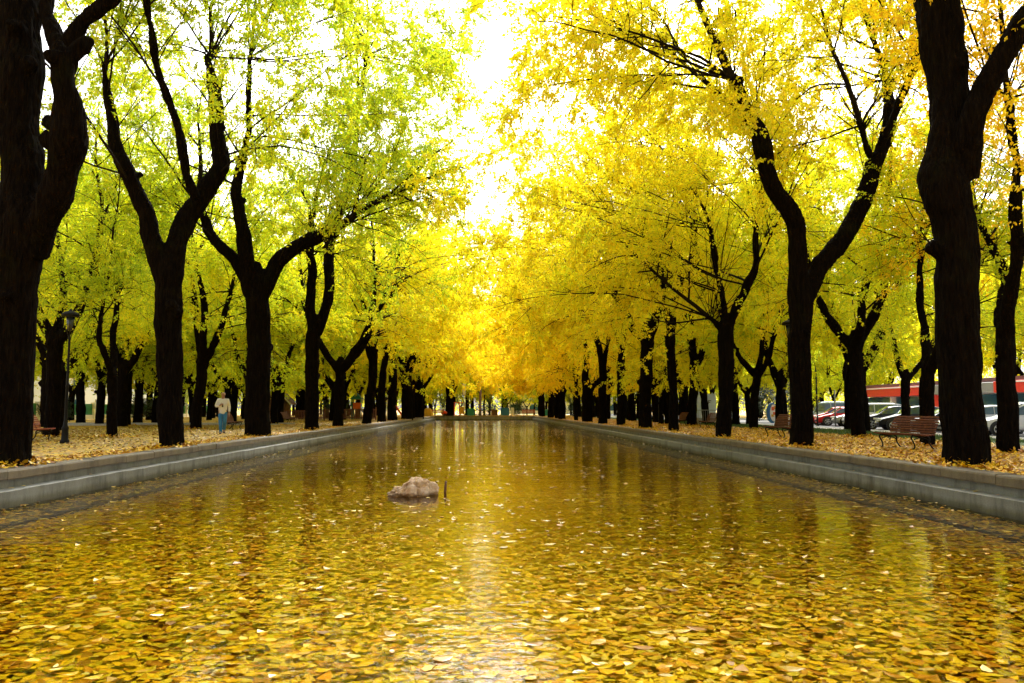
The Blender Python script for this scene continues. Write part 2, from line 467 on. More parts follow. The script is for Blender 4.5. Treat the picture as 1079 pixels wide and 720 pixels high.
def trunk_mesh(name, limbs, voxel=0.045, seed=0, knobs=True):
    """limbs: list of (points, radii); merged into one skin by voxel remesh, then roughened"""
    mb = MB()
    g = np.random.default_rng(seed)
    for li, (P, R) in enumerate(limbs):
        P2, R2 = catmull(P, R)
        if li == 0:
            tip = unit(P2[-1] - P2[-2])
            P2 = np.concatenate([P2, [P2[-1] + tip * R2[-1] * .6, P2[-1] + tip * R2[-1] * 1.2, P2[-1] + tip * R2[-1] * 1.9]])
            R2 = np.concatenate([R2 * np.where(np.arange(len(R2)) > len(R2) - 3, .96, 1), [R2[-1] * .86, R2[-1] * .68, R2[-1] * .4]])
            R2 = R2 * (1 + 0.08 * np.exp(-(P2[:, 2] - P2[0, 2]) / 0.35))
        R2 = R2 * (1 + 0.07 * vnoise(np.stack([np.arange(len(R2)) * 0.45, np.full(len(R2), li * 7.3), np.full(len(R2), 0.5)], 1), seed))
        sN = np.linspace(0, np.linalg.norm(P2[-1] - P2[0]), len(P2))
        amp = (0.05 if li == 0 else 0.085) * np.minimum(1, sN / .8)
        for ax_ in (0, 1):
            P2[:, ax_] += amp * (vnoise(np.stack([sN * .75, sN * 0 + li * 5.1, sN * 0 + ax_ * 9.7], 1), seed + 21) + .5 * vnoise(np.stack([sN * 1.9, sN * 0 + li * 3.1, sN * 0 + ax_ * 4.7], 1), seed + 22))
        mb.tube(P2, R2, 12)
        for k in range(int(g.integers(1, 4))):
            i_ = int(len(P2) * g.uniform(.35, .92)); rr_ = R2[i_]
            a_ = g.uniform(0, 6.28); dv = np.array([math.cos(a_), math.sin(a_), g.uniform(.2, .9)]); dv /= np.linalg.norm(dv)
            sl_ = rr_ * g.uniform(1.15, 1.9)
            mb.tube([P2[i_], P2[i_] + dv * sl_ * .6, P2[i_] + dv * sl_], [rr_ * .62, rr_ * .48, rr_ * .36], 8)
        if knobs and li > 0:
            e, r = P2[-1], R2[-1]
            for k in range(4):
                o = g.normal(0, 0.55, 3) * r
                mb.tube([e + o * 0.4 - (P2[-1] - P2[-2]) * 0.6, e + o, e + o * 1.3 + np.array([0, 0, r * 0.6])], [r * 0.75, r * 0.72, r * 0.4], 8)
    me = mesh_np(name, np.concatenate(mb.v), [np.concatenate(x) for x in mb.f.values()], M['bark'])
    tmp = link(bpy.data.objects.new('tmp', me))
    rm = tmp.modifiers.new('r', 'REMESH'); rm.mode = 'VOXEL'; rm.voxel_size = voxel
    sm = tmp.modifiers.new('s', 'SMOOTH'); sm.factor = 0.5; sm.iterations = 5
    dg = bpy.context.evaluated_depsgraph_get()
    ev = tmp.evaluated_get(dg)
    out = bpy.data.meshes.new_from_object(ev)
    bpy.data.objects.remove(tmp); bpy.data.meshes.remove(me)
    n = len(out.vertices)
    co = np.empty(n * 3, np.float32); out.vertices.foreach_get('co', co); co = co.reshape(-1, 3).astype(float)
    no = np.empty(n * 3, np.float32); out.vertices.foreach_get('normal', no); no = no.reshape(-1, 3)
    q = co * np.array([5.5, 5.5, 1.1])
    q2 = co * np.array([14, 14, 2.6])
    q3 = co * np.array([19, 19, 3.4]) + 0.5 * vnoise(co * 2.5, seed + 4)[:, None]
    disp = 0.026 * vnoise(q, seed) - 0.030 * np.abs(vnoise(q2, seed + 3)) - 0.028 * np.abs(vnoise(q3, seed + 5)) + 0.035 * vnoise(co * 1.9, seed + 9) + 0.02 + 0.05 * np.clip(vnoise(co * np.array([3.1, 3.1, 2.2]), seed + 11) - .45, 0, 1)
    co = co + no * disp[:, None]
    out.vertices.foreach_set('co', co.astype(np.float32).ravel())
    out.polygons.foreach_set('use_smooth', np.ones(len(out.polygons), bool))
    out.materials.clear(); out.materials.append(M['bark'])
    out.name = name
    out.update()
    return out


def integrate(g, p, d, L, K, wob, droop, up):
    """p, d (N,3), L (N,) -> P (N,K,3)"""
    Nn = len(p)
    P = np.empty((Nn, K, 3)); P[:, 0] = p
    seg = (L / (K - 1))[:, None]
    for k in range(1, K):
        P[:, k] = P[:, k - 1] + d * seg
        h = np.hypot(d[:, 0], d[:, 1])
        d = d + g.normal(0, wob, (Nn, 3))
        d[:, 2] += up - droop * h * (k / K)
        d = unit(d)
    return P


def children(g, P, R, n_per, s0, ang, Lr, K, wob=0.12, droop=0.1, up=0.15, rr=0.55, pull=None):
    Nn, Kp = P.shape[:2]
    idx = np.repeat(np.arange(Nn), n_per); m = len(idx)
    s = s0 + (0.98 - s0) * g.random(m) ** 0.85
    f = s * (Kp - 1); i = np.minimum(f.astype(int), Kp - 2); t = (f - i)[:, None]
    pos = P[idx, i] * (1 - t) + P[idx, i + 1] * t
    tan = unit(P[idx, i + 1] - P[idx, i])
    rd = g.normal(0, 1, (m, 3)); perp = unit(rd - tan * (rd * tan).sum(1, keepdims=True))
    a = g.uniform(ang[0], ang[1], m)[:, None]
    d = np.cos(a) * tan + np.sin(a) * perp
    d[:, 2] += up
    if pull is not None: d += pull
    d = unit(d)
    L = g.uniform(Lr[0], Lr[1], m) * (1.2 - 0.6 * s)
    Q = integrate(g, pos, d, L, K, wob, droop, 0.0)
    r0 = (R[idx, i] * rr)
    RR = r0[:, None] * np.linspace(1, 0.35, K)[None, :]
    return Q, RR


def tubes_batch(P, R, n):
    Nn, K = P.shape[:2]
    T = unit(np.gradient(P, axis=1))
    ref = np.where(np.abs(T[:, :1, 2:3]) > 0.75, np.array([1.0, 0.13, 0]), np.array([0.1, 0.0, 1.0]))
    U = unit(np.cross(T, np.broadcast_to(ref, T.shape))); W = np.cross(T, U)
    a = np.arange(n) * 2 * math.pi / n
    V = P[:, :, None, :] + R[:, :, None, None] * (np.cos(a)[:, None] * U[:, :, None, :] + np.sin(a)[:, None] * W[:, :, None, :])
    i = np.arange(n); j = (i + 1) % n
    q = np.concatenate([np.stack([k * n + i, k * n + j, (k + 1) * n + j, (k + 1) * n + i], 1) for k in range(K - 1)])
    F_ = (q[None] + (np.arange(Nn) * K * n)[:, None, None]).reshape(-1, 4)
    return V.reshape(-1, 3), F_


def leaf_quads(g, P, n_per, size, s0=0.12):
    Nn, K = P.shape[:2]
    idx = np.repeat(np.arange(Nn), n_per); m = len(idx)
    f = (s0 + (1 - s0) * g.random(m)) * (K - 1); i = np.minimum(f.astype(int), K - 2); t = (f - i)[:, None]
    pos = P[idx, i] * (1 - t) + P[idx, i + 1] * t
    tan = unit(P[idx, i + 1] - P[idx, i])
    ax = unit(tan * 0.5 + g.normal(0, 0.55, (m, 3)) + np.array([0, 0, -0.35]))
    up = np.array([0, 0, 1.0]) + g.normal(0, 0.5, (m, 3))
    no = unit(up - ax * (up * ax).sum(1, keepdims=True))
    sd = np.cross(ax, no)
    L = (g.uniform(size[0], size[1], m))[:, None]
    w = L * g.uniform(0.26, 0.36, m)[:, None]
    pos = pos + ax * 0.02 + g.normal(0, 0.03, (m, 3))
    V = np.stack([pos, pos + ax * L * 0.45 + sd * w + no * L * 0.10, pos + ax * L - no * L * 0.12, pos + ax * L * 0.45 - sd * w + no * L * 0.10], 1)
    F_ = np.arange(m * 4).reshape(-1, 4)
    return V.reshape(-1, 3), F_


def grow(seed, starts, nb=16, ns=9, nt=8, nl=20, Lb=(5.5, 11), leaf=(0.08, 0.14), twig_geo=True, lean=(0, 0, 0), zmin=2.6, lateral=0.5, thick=1.0, endf=0.6, shoots=0):
    """starts: list of (points, radii) of limbs. Returns branchwork and crown meshes (numpy)."""
    g = np.random.default_rng(seed)
    ps, ds, Ls, rs = [], [], [], []
    tot = sum(np.linalg.norm(P[-1] - P[0]) for P, R in starts)
    cen = np.mean([P[0] for P, R in starts], axis=0)
    for P, R in starts:
        P = np.asarray(P, float)
        share = max(3, int(round(nb * np.linalg.norm(P[-1] - P[0]) / tot)))
        tn = unit(P[-1] - P[-3]) + np.array([0, 0, .35]) + np.array(lean) * .25
        ps.append(P[-1] - unit(P[-1] - P[-2]) * .1); ds.append(unit(tn)); Ls.append(g.uniform(5, 7)); rs.append(R[-1] * .86)
        for k in range(share):
            end = k < share * endf
            s = 1.0 if end else g.uniform(0.35, 0.95)
            f = s * (len(P) - 1); i = min(int(f), len(P) - 2); t = f - i
            pos = P[i] * (1 - t) + P[i + 1] * t
            r = R[i] * (1 - t) + R[i + 1] * t
            out = pos - cen; out[2] = 0
            az0 = math.atan2(out[1], out[0]) if np.hypot(out[0], out[1]) > 0.3 else g.uniform(0, 6.28)
            az = az0 + g.normal(0, 1.25)
            el = g.uniform(rad(8), rad(62)) if (end and g.random() > lateral) else g.uniform(rad(50), rad(98))
            d = np.array([math.sin(el) * math.cos(az), math.sin(el) * math.sin(az), math.cos(el)]) + np.array(lean) * g.uniform(0.3, 1.0)
            ps.append(pos); ds.append(d / np.linalg.norm(d)); Ls.append(g.uniform(*Lb) * (1.0 if el < 1.0 else 0.85))
            rs.append(min(r * 0.40, 0.055) * g.uniform(0.6, 1.0) * thick)
    ps, ds, Ls, rs = np.array(ps), np.array(ds), np.array(Ls), np.array(rs)
    B = integrate(g, ps, ds, Ls, 10, 0.08, 0.19, 0.02)
    RB = rs[:, None] * np.linspace(1, 0.22, 10)[None, :]
    Sh, RS = children(g, B, RB, ns, 0.12, (0.45, 1.15), (1.4, 3.9), 7, 0.13, 0.22, 0.08)
    RS = np.maximum(RS, 0.006)
    T1, RT1 = children(g, Sh, RS, nt, 0.08, (0.4, 1.25), (0.5, 1.5), 5, 0.16, 0.25, 0.0)
    T2, RT2 = children(g, B, RB, max(3, nt // 2), 0.3, (0.5, 1.2), (0.5, 1.5), 5, 0.16, 0.2, 0.0)
    T = np.concatenate([T1, T2]); RT = np.clip(np.concatenate([RT1, RT2]), 0.003, 0.008)
    keep = T[:, -1, 2] > zmin
    T, RT = T[keep], RT[keep]
    Sh_k = Sh[:, -1, 2] > zmin - 0.3
    Sh, RS = Sh[Sh_k], RS[Sh_k]
    V, F_ = tubes_batch(B, RB, 6)
    V2, F2 = tubes_batch(Sh, RS, 4)
    VV, FF = [V, V2], [F_, F2 + len(V)]
    if shoots:
        sp, sd_ = [], []
        for P, R in starts:
            for k in range(shoots):
                s = 1 - abs(g.normal(0, .28)); s = max(.2, s); f = s * (len(P) - 1); i = min(int(f), len(P) - 2)
                a, el = g.uniform(0, 6.28), g.uniform(.08, .95)
                sp.append(P[i] * (1 - f + i) + P[i + 1] * (f - i)); sd_.append([math.sin(el) * math.cos(a), math.sin(el) * math.sin(a), math.cos(el)])
        sp, sd_ = np.array(sp), np.array(sd_)
        U_ = integrate(g, sp, sd_, g.uniform(2.0, 5.5, len(sp)), 8, .05, .06, .02)
        RU = g.uniform(.010, .022, len(sp))[:, None] * np.linspace(1, .3, 8)[None, :]
        V4, F4 = tubes_batch(U_, RU, 4)
        off = sum(len(v) for v in VV); VV.append(V4); FF.append(F4 + off)
        T = np.concatenate([T, U_[g.random(len(U_)) < .5][:, 3:]])
    if twig_geo:
        T_ = T[:len(RT)]; V3, F3 = tubes_batch(T_[:, ::2], RT[:, ::2], 3)
        VV.append(V3); FF.append(F3 + sum(len(v) for v in VV[:-1]))
    lv, lf = leaf_quads(g, T, nl, leaf)
    return (np.concatenate(VV), np.concatenate(FF)), (lv, lf)


def hue(o, t):
    o.color = (t, 0, 0, 1)


def px_limb(pts, d, base_xy, slope=0.0, ref=None):
    P, R = [], []
    for u, v, w in pts:
        h = max(0.0, at(u, v, d)[2] - (ref if ref is not None else 0))
        dd = d + slope * h
        p = at(u, v, dd)
        P.append(p - np.array([base_xy[0], base_xy[1], 0])); R.append(max(0.03, w * 0.5 * dd / F - 0.022))
    return P, R


def hero(seed, d, trunk, limbs, label, t, group, lean=(0, 0, 0), q=1.0, **kw):
    b = at(*trunk[0][:2], d)
    base = np.array([b[0], d, 0.0])
    g = np.random.default_rng(seed)
    tr = list(trunk)
    u0, v0, w0 = tr[0]
    root = empty('elm_tree', base)
    tag(root, label, 'tree', group)
    P, R = px_limb(tr, d, base)
    P[0] = np.array([P[0][0], 0, -0.12])
    allv = [(P, R)]
    zf = P[-1][2]
    for li, lb in enumerate(limbs):
        sl = g.uniform(0.10, 0.34) * (0.35 if li == 0 else 1) * (1 if (li + seed) % 2 else -1)
        allv.append(px_limb(lb, d, base, sl, at(lb[0][0], lb[0][1], d)[2]))
    far = d > 60
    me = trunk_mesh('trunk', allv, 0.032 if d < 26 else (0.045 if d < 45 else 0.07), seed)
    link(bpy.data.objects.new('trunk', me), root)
    src = allv[1:] if len(allv) > 1 else allv
    if d < 18: src = [a_ for a_, lb in zip(src, limbs) if lb[-1][1] < -40]
    starts = [catmull(P_, R_, 0.4) for P_, R_ in src]
    args = dict(shoots=(16 if d < 50 else 0), nb=26, ns=10, nt=10, nl=int(31 * q), lean=lean)
    if far: args.update(nl=int(16 * q), leaf=(0.14, 0.22), twig_geo=False)
    args.update(kw)
    br, cr = grow(seed, starts, **args)
    link(bpy.data.objects.new('branchwork', mesh_np('branchwork', *br[:1], [br[1]], M['twig'], True)), root)
    c = link(bpy.data.objects.new('crown', mesh_np('crown', cr[0], [cr[1]], M['leaf'])), root)
    hue(c, t)
    return root


PROT = []


def make_proto(seed, hi=True, compact=False):
    g = np.random.default_rng(seed)
    h = g.uniform(3.2, 4.3); r = g.uniform(0.27, 0.36)
    ln = g.normal(0, 0.14, 2)
    P = [np.array([0, 0, -0.1]), np.array([ln[0] * .4, ln[1] * .4, h * .5]), np.array([ln[0], ln[1], h])]
    allv = [(P, [r, r * .92, r * .95])]
    nlimb = int(g.integers(2, 4))
    a0 = g.uniform(0, 6.28)
    for k in range(nlimb):
        a = a0 + k * 6.28 / nlimb + g.normal(0, .35)
        sp = g.uniform(1.2, 2.6); top = g.uniform(7.5, 10.0)
        e = np.array([math.cos(a), math.sin(a), 0])
        b = P[-1]
        pts = [b - np.array([0, 0, .35]), b + e * sp * .45 + np.array([0, 0, (top - h) * .22]), b + e * sp * .8 + np.array([0, 0, (top - h) * .6]), b + e * sp + np.array([g.normal(0, .3), g.normal(0, .3), top - h])]
        allv.append((pts, [r * .72, r * .62, r * .5, r * .36]))
    tm = trunk_mesh('trunk', allv, 0.06, seed)
    starts = [catmull(P_, R_, 0.4) for P_, R_ in allv[1:]]
    if compact: br, cr = grow(seed, starts, nb=24, ns=8, nt=8, nl=27, Lb=(3.2, 6), leaf=(0.08, 0.14), twig_geo=False, lateral=0.5, zmin=2.7)
    elif hi: br, cr = grow(seed, starts, nb=25, ns=9, nt=8, nl=25, leaf=(0.10, 0.17), twig_geo=False, lateral=0.6, zmin=2.1)
    else: br, cr = grow(seed, starts, nb=23, ns=8, nt=7, nl=15, leaf=(0.18, 0.29), twig_geo=False, lateral=0.6, zmin=1.9)
    return (tm, mesh_np('branchwork', br[0], [br[1]], M['twig'], True), mesh_np('crown', cr[0], [cr[1]], M['leaf']))


def place_tree(pr, loc, rz, sc, t, label, group):
    root = empty('elm_tree', loc, rz, sc)
    tag(root, label, 'tree', group)
    for nm, me in zip(('trunk', 'branchwork', 'crown'), pr):
        o = link(bpy.data.objects.new(nm, me), root)
    hue(o, t)
    return root


# --- the two rows along the pool, traced limb by limb from the photograph
LROW, RROW = 'elms lining the left side of the pool', 'elms lining the right side of the pool'
hero(101, 16.0, [(9, 490, 47), (11, 400, 43), (18, 300, 46), (22, 240, 50)],
     [[(20, 250, 44), (22, 180, 42), (24, 110, 46), (21, 40, 48), (16, -60, 40), (8, -160, 26)],
      [(34, 270, 34), (52, 215, 34), (68, 165, 38), (72, 130, 38), (67, 95, 28), (68, 55, 26)],
      [(68, 70, 22), (56, 30, 17), (48, -20, 16), (40, -110, 11)],
      [(67, 75, 22), (80, 32, 20), (95, 14, 17), (118, -6, 16), (150, -70, 11)]],
     'massive black trunk at the left edge with a sawn stump and a forked side limb', 0.66, LROW, (0.25, 0.15, 0.3), 1.0, leaf=(0.065, 0.11), endf=1.0, zmin=7.6, lateral=0.25, shoots=0)
hero(102, 24.0, [(181, 471, 27), (180, 400, 27), (179, 340, 28), (178, 290, 30)],
     [[(177, 300, 24), (164, 262, 22), (153, 226, 20), (135, 187, 18), (121, 153, 16), (114, 121, 14), (111, 70, 7)],
      [(180, 300, 24), (194, 240, 22), (215, 201, 20), (232, 176, 20), (226, 140, 18), (227, 112, 17), (222, 60, 8)],
      [(208, 210, 12), (194, 184, 11), (187, 139, 10), (174, 94, 10), (160, 35, 9), (152, -30, 7)]],
     'tall black elm whose trunk splits low into a wide Y, one arm with a knob', 0.74, LROW, (0.25, 0.5, 0.1), 1.0, zmin=4.0, endf=0.75)
hero(103, 33.6, [(271, 460, 27), (272, 400, 25), (272, 340, 25), (270, 300, 27)],
     [[(266, 310, 18), (250, 280, 15), (232, 258, 12), (217, 238, 11), (212, 222, 9)],
      [(266, 310, 20), (259, 275, 17), (256, 240, 15), (250, 205, 13), (253, 168, 11), (262, 139, 8), (264, 60, 6)],
      [(276, 310, 18), (292, 277, 17), (315, 258, 16), (338, 248, 16), (352, 243, 12)]],
     'thick elm by the walking man, three limbs, one bent flat to the side', 0.72, LROW, (0.35, 0.4, 0.1), 1.0, zmin=3.6)
hero(104, 43.0, [(328, 453, 15), (329, 410, 15), (330, 365, 15), (332, 345, 15)],
     [[(330, 352, 12), (327, 320, 11), (328, 285, 10), (326, 262, 10), (330, 225, 7)],
      [(334, 352, 12), (344, 319, 11), (347, 290, 12), (345, 266, 12), (352, 235, 9), (365, 198, 9), (366, 150, 7), (372, 120, 6)],
      [(346, 268, 8), (362, 215, 7), (371, 184, 8), (376, 140, 6), (384, 60, 5)]],
     'slim trunked elm with two parallel upright stubs beside the empty far bench', 0.78, LROW, (0.7, 0, 0.1), 1.0)
hero(105, 64.0, [(386, 447, 11), (390, 420, 10), (393, 390, 10), (393, 375, 11)],
     [[(392, 380, 8), (386, 363, 7), (383, 357, 6)],
      [(393, 380, 8), (394, 363, 7), (400, 347, 7), (407, 330, 6), (412, 312, 5)],
      [(393, 356, 7), (390, 338, 6), (385, 328, 6), (380, 300, 4)]],
     'leaning dark elm, left one of a close pair with a broken stub', 0.50, LROW, (0.75, 0, 0.1))
hero(106, 73.0, [(402, 445, 9), (402, 420, 9), (403, 392, 8)],
     [[(403, 396, 7), (408, 372, 7), (412, 358, 7), (409, 343, 6), (411, 326, 5)],
      [(411, 360, 4), (417, 352, 3), (425, 344, 3), (437, 338, 2)]],
     'dark elm, right one of a close pair, with a thin arching side branch', 0.50, LROW, (0.75, 0, 0.1))
hero(107, 96.0, [(429, 443, 13), (429, 415, 12), (427, 388, 13)],
     [[(425, 390, 8), (418, 375, 6), (414, 363, 6)],
      [(431, 390, 9), (436, 372, 8), (438, 355, 6)]],
     'stout far elm with a short thick trunk and two stubby limbs', 0.42, LROW, (0.7, 0, 0.1))
hero(108, 113.0, [(441, 442, 11), (441, 415, 10), (440, 398, 9)],
     [[(441, 402, 7), (447, 386, 6), (455, 368, 5)], [(440, 402, 6), (437, 380, 5)]],
     'far elm with one limb slanting out over the end of the pool', 0.40, LROW, (0.25, 0, 0))
hero(109, 147.0, [(474, 437, 10), (475, 420, 10), (475, 407, 11)],
     [[(478, 410, 5), (485, 398, 4), (490, 390, 3)], [(472, 409, 5), (470, 398, 4)]],
     'short broad pollarded elm standing beyond the left corner of the pool', 0.45, LROW)

hero(201, 15.5, [(1020, 492, 48), (1013, 400, 45), (1009, 320, 45), (1008, 250, 46), (1003, 210, 48)],
     [[(1003, 225, 46), (993, 185, 52), (1000, 130, 40), (996, 70, 46), (984, 0, 48), (975, -70, 42), (970, -150, 28)],
      [(1018, 190, 30), (1024, 130, 30), (1040, 90, 28), (1060, 55, 28), (1085, 15, 27), (1120, -50, 20)]],
     'massive dark trunk on the near right with bulging burr and thick outcurved limb', 0.50, RROW, (-0.15, 0.15, 0.3), 1.0, leaf=(0.065, 0.11), endf=1.0, zmin=8.2, lateral=0.25, shoots=0)
hero(202, 23.7, [(844, 471, 24), (843, 410, 23), (842, 350, 24), (843, 310, 27)],
     [[(841, 320, 22), (840, 270, 21), (836, 235, 20), (818, 205, 20), (803, 158, 20), (782, 115, 18), (772, 84, 14)],
      [(847, 318, 20), (862, 285, 21), (885, 255, 21), (912, 212, 20), (921, 174, 18), (934, 140, 16), (935, 84, 10)],
      [(932, 145, 11), (952, 100, 10), (967, 68, 8)],
      [(795, 140, 8), (775, 112, 7), (752, 94, 7)], [(918, 165, 9), (909, 145, 8), (908, 132, 9)]],
     'large elm with a bold V of two black limbs beside a brown bench', 0.52, RROW, (-0.9, 0.8, 0.15), 0.95, Lb=(5, 10), zmin=5.0, endf=0.8, nb=20)
hero(203, 31.2, [(762, 461, 17), (763, 420, 16), (765, 370, 17), (765, 345, 18)],
     [[(763, 348, 9), (754, 340, 8), (746, 334, 7)],
      [(766, 350, 12), (779, 320, 11), (790, 298, 10), (797, 278, 9), (798, 240, 7), (803, 190, 5)],
      [(764, 350, 9), (760, 318, 8), (757, 285, 7), (750, 240, 5)]],
     'straight elm trunk with a small side stub in front of the pale blue panels', 0.53, RROW, (-1.3, 0.1, 0.1), 1.2, Lb=(7, 13.5))
hero(204, 40.3, [(710, 454, 11), (709, 410, 10), (706, 370, 11), (706, 350, 11)],
     [[(706, 354, 9), (713, 315, 9), (724, 292, 9), (731, 270, 8), (732, 235, 6)],
      [(706, 354, 7), (700, 320, 6), (697, 280, 5)]],
     'slim elm trunk with one long limb bent towards the street side', 0.50, RROW, (-1.1, 0, 0.15), Lb=(6.5, 13))
hero(205, 46.5, [(680, 452, 15), (681, 410, 14), (682, 370, 15), (681, 352, 16)],
     [[(678, 358, 10), (667, 343, 10), (654, 320, 10), (641, 302, 8), (639, 277, 7)],
      [(684, 358, 11), (690, 335, 10), (694, 302, 9), (689, 270, 7), (690, 220, 5)],
      [(688, 340, 7), (703, 316, 7), (724, 292, 6), (733, 262, 5)]],
     'stout elm with several crooked grey limbs spreading like a hand', 0.48, RROW, (-1.3, 0.1, 0.1), 1.2, Lb=(7, 13.5))
hero(206, 55.0, [(654, 449, 10), (654, 415, 9), (655, 380, 9), (655, 362, 9)],
     [[(655, 365, 8), (650, 350, 7), (644, 338, 6), (636, 312, 5)], [(656, 365, 6), (660, 345, 5), (664, 318, 4)]],
     'straight narrow elm, third trunk before the far right cluster', 0.45, RROW, (-1.1, 0, 0.15), Lb=(6.5, 13))
hero(207, 63.0, [(635, 447, 10), (635, 415, 9), (635, 382, 9)],
     [[(634, 386, 7), (631, 363, 7), (622, 343, 6), (616, 330, 4)], [(636, 386, 6), (641, 363, 5), (640, 340, 5)]],
     'narrow elm with a crooked hooked limb leaning to the pool', 0.45, RROW, (-1.1, 0, 0.15), Lb=(6.5, 13))
hero(208, 73.0, [(619, 445, 12), (618, 425, 12), (619, 410, 12)],
     [[(617, 412, 8), (617, 395, 8), (617, 370, 6), (614, 345, 4)], [(621, 412, 8), (630, 398, 7), (645, 385, 6), (659, 366, 5)]],
     'elm with one upright limb and one slanting limb crossing behind its neighbour', 0.43, RROW, (-1.1, 0, 0.15), Lb=(6.5, 13))
hero(209, 83.0, [(607, 443, 5), (607, 420, 5), (607, 408, 5)], [[(607, 410, 4), (605, 395, 3), (600, 380, 3)], [(607, 410, 4), (610, 390, 3)]],
     'thinnest trunk of the far right row, between two thicker ones', 0.42, RROW, (-1.1, 0, 0.15), Lb=(6.5, 13))
hero(210, 95.0, [(592, 440, 8), (592, 420, 8), (591, 405, 8)], [[(591, 408, 6), (585, 397, 5), (578, 388, 4)], [(592, 408, 6), (596, 392, 5)]],
     'black far elm standing right against another trunk near the far corner', 0.40, RROW, (-1.1, 0, 0.15), Lb=(6.5, 13))
hero(211, 104.0, [(588, 439, 7), (588, 420, 7), (588, 406, 7)], [[(588, 408, 4), (583, 395, 4)], [(588, 408, 4), (592, 390, 4)]],
     'black far elm half hidden by the trunk in front near the far corner', 0.40, RROW, (-1.1, 0, 0.15), Lb=(6.5, 13))

for s in (1, 2, 3, 4): PROT.append(make_proto(300 + s, True))
COMPACT = [make_proto(500 + s, True, True) for s in (1, 2, 3)]
LOW = [make_proto(400 + s, False) for s in (1, 2, 3, 4)]

# --- second rows, each standing where its foot is seen
SECL, SECR = 'elms standing behind the left row', 'elms standing behind the right row'
back = [
    (53, 461, 17, 0.68, 'sturdy dark elm right behind the reddish bench by the lamp post', SECL),
    (85, 447, 11, 0.70, 'forked elm between the lamp post and the white building', SECL),
    (118, 461, 13, 0.66, 'straight elm standing between the lamp post and the near Y shaped elm', SECL),
    (134, 449, 7, 0.66, 'thin crooked elm just behind the straight one near the lamp', SECL),
    (163, 446, 9, 0.60, 'dim elm far back beside the dark empty bench', SECL),
    (206, 453, 13, 0.62, 'elm with upswept fork just left of the walking man', SECL),
    (240, 447, 9, 0.66, 'elm rising directly behind the head of the walking man', SECL),
    (289, 448, 8, 0.55, 'small elm with a bent side branch near the playground hut', SECL),
    (350, 443, 8, 0.55, 'plain upright trunk in front of the playground fence', SECL),
    (905, 461, 17, 0.62, 'forked elm between the parked silver car and the dark cars', SECR),
    (977, 471, 18, 0.66, 'elm close behind the backrest of the nearest brown bench', SECR),
    (1062, 478, 26, 0.30, 'orange leaved elm in front of the parked white car', SECR),
    (794, 453, 12, 0.58, 'dark elm between the pale panels and the oval board', SECR),
    (729, 449, 12, 0.50, 'dark elm beside the pale blue panel and a small bench', SECR),
    (697, 447, 6, 0.48, 'thin elm seen between two stout trunks right of the pool', SECR),
]
for k, (u, v, w, t, lab, grp) in enumerate(back):
    p = gp(u, v)
    g = np.random.default_rng(700 + k)
    rpx = w * 0.5 * p[1] / F
    sc = float(np.clip(rpx / 0.36, 0.66, 1.05))
    place_tree(COMPACT[k % 3] if p[1] < 36 else PROT[k % 4], (p[0], p[1], 0), g.uniform(0, 6.28), sc, t + (.07 if grp == SECL else .03), lab, grp)

g = np.random.default_rng(77)
cnt = 0
def fill(X, Y, t, label, group, lo=True):
    global cnt
    cnt += 1
    pr = (LOW if lo else PROT)[cnt % 4]
    place_tree(pr, (X + g.normal(0, .5), Y + g.normal(0, .8), 0), g.uniform(0, 6.28), g.uniform(0.88, 1.12) * (1.28 if abs(X) < 9.8 and Y > 50 else 1), t + g.normal(0, .05), label, group)

GL = 'further elms in the left side of the park'; LL = 'yellow green elm in the rows further back on the left'
GR = 'further elms in the right side of the park'; LR = 'yellow green elm in the rows further back on the right'
GE = 'elms in the wood beyond the far end of the pool'; LE = 'distant elm in the wood beyond the far end of the pool'
GS = 'trees across the street'; LS = 'leafy green tree across the street behind the parked cars'
for Y in (104, 112, 121, 130, 138): fill(-9.5, Y, 0.56, LL, GL); 
for Y in (113, 121, 130, 138): fill(9.4, Y, 0.52, LR, GR)
for Y in (53, 83): fill(-9.5, Y, 0.52, LL, GL, False)
for X, y0 in ((-15.5, 54), (-22, 44), (-29, 52), (-36, 62), (-43, 68)):
    for Y in np.arange(y0, 140, 9.0): fill(X, Y, 0.70 if Y < 90 else 0.62, LL, GL, Y > 70)
for Y in np.arange(62, 142, 8.5): fill(14.6, Y, 0.54, LR, GR, Y > 70)
for Y in (40, 49, 58.5, 67, 76, 85, 95, 105, 116, 128): fill(18.6, Y, 0.62, LR, GR)
for X in np.arange(-46, 50, 8.5):
    for Y in (150, 159, 170, 183): 
        if Y < 155 and abs(X) < 9: continue
        fill(X, Y, 0.58 if abs(X) > 12 else 0.54, LE, GE)
for X, Y in ((47, 44), (47, 52), (48, 60), (47, 68), (47, 76), (39, 84), (46, 88), (40, 96), (45, 104), (39, 112), (47, 118), (40, 126), (46, 134), (55, 56), (56, 70), (55, 84), (54, 98), (56, 112)): fill(X, Y, 0.62, LS, GS)

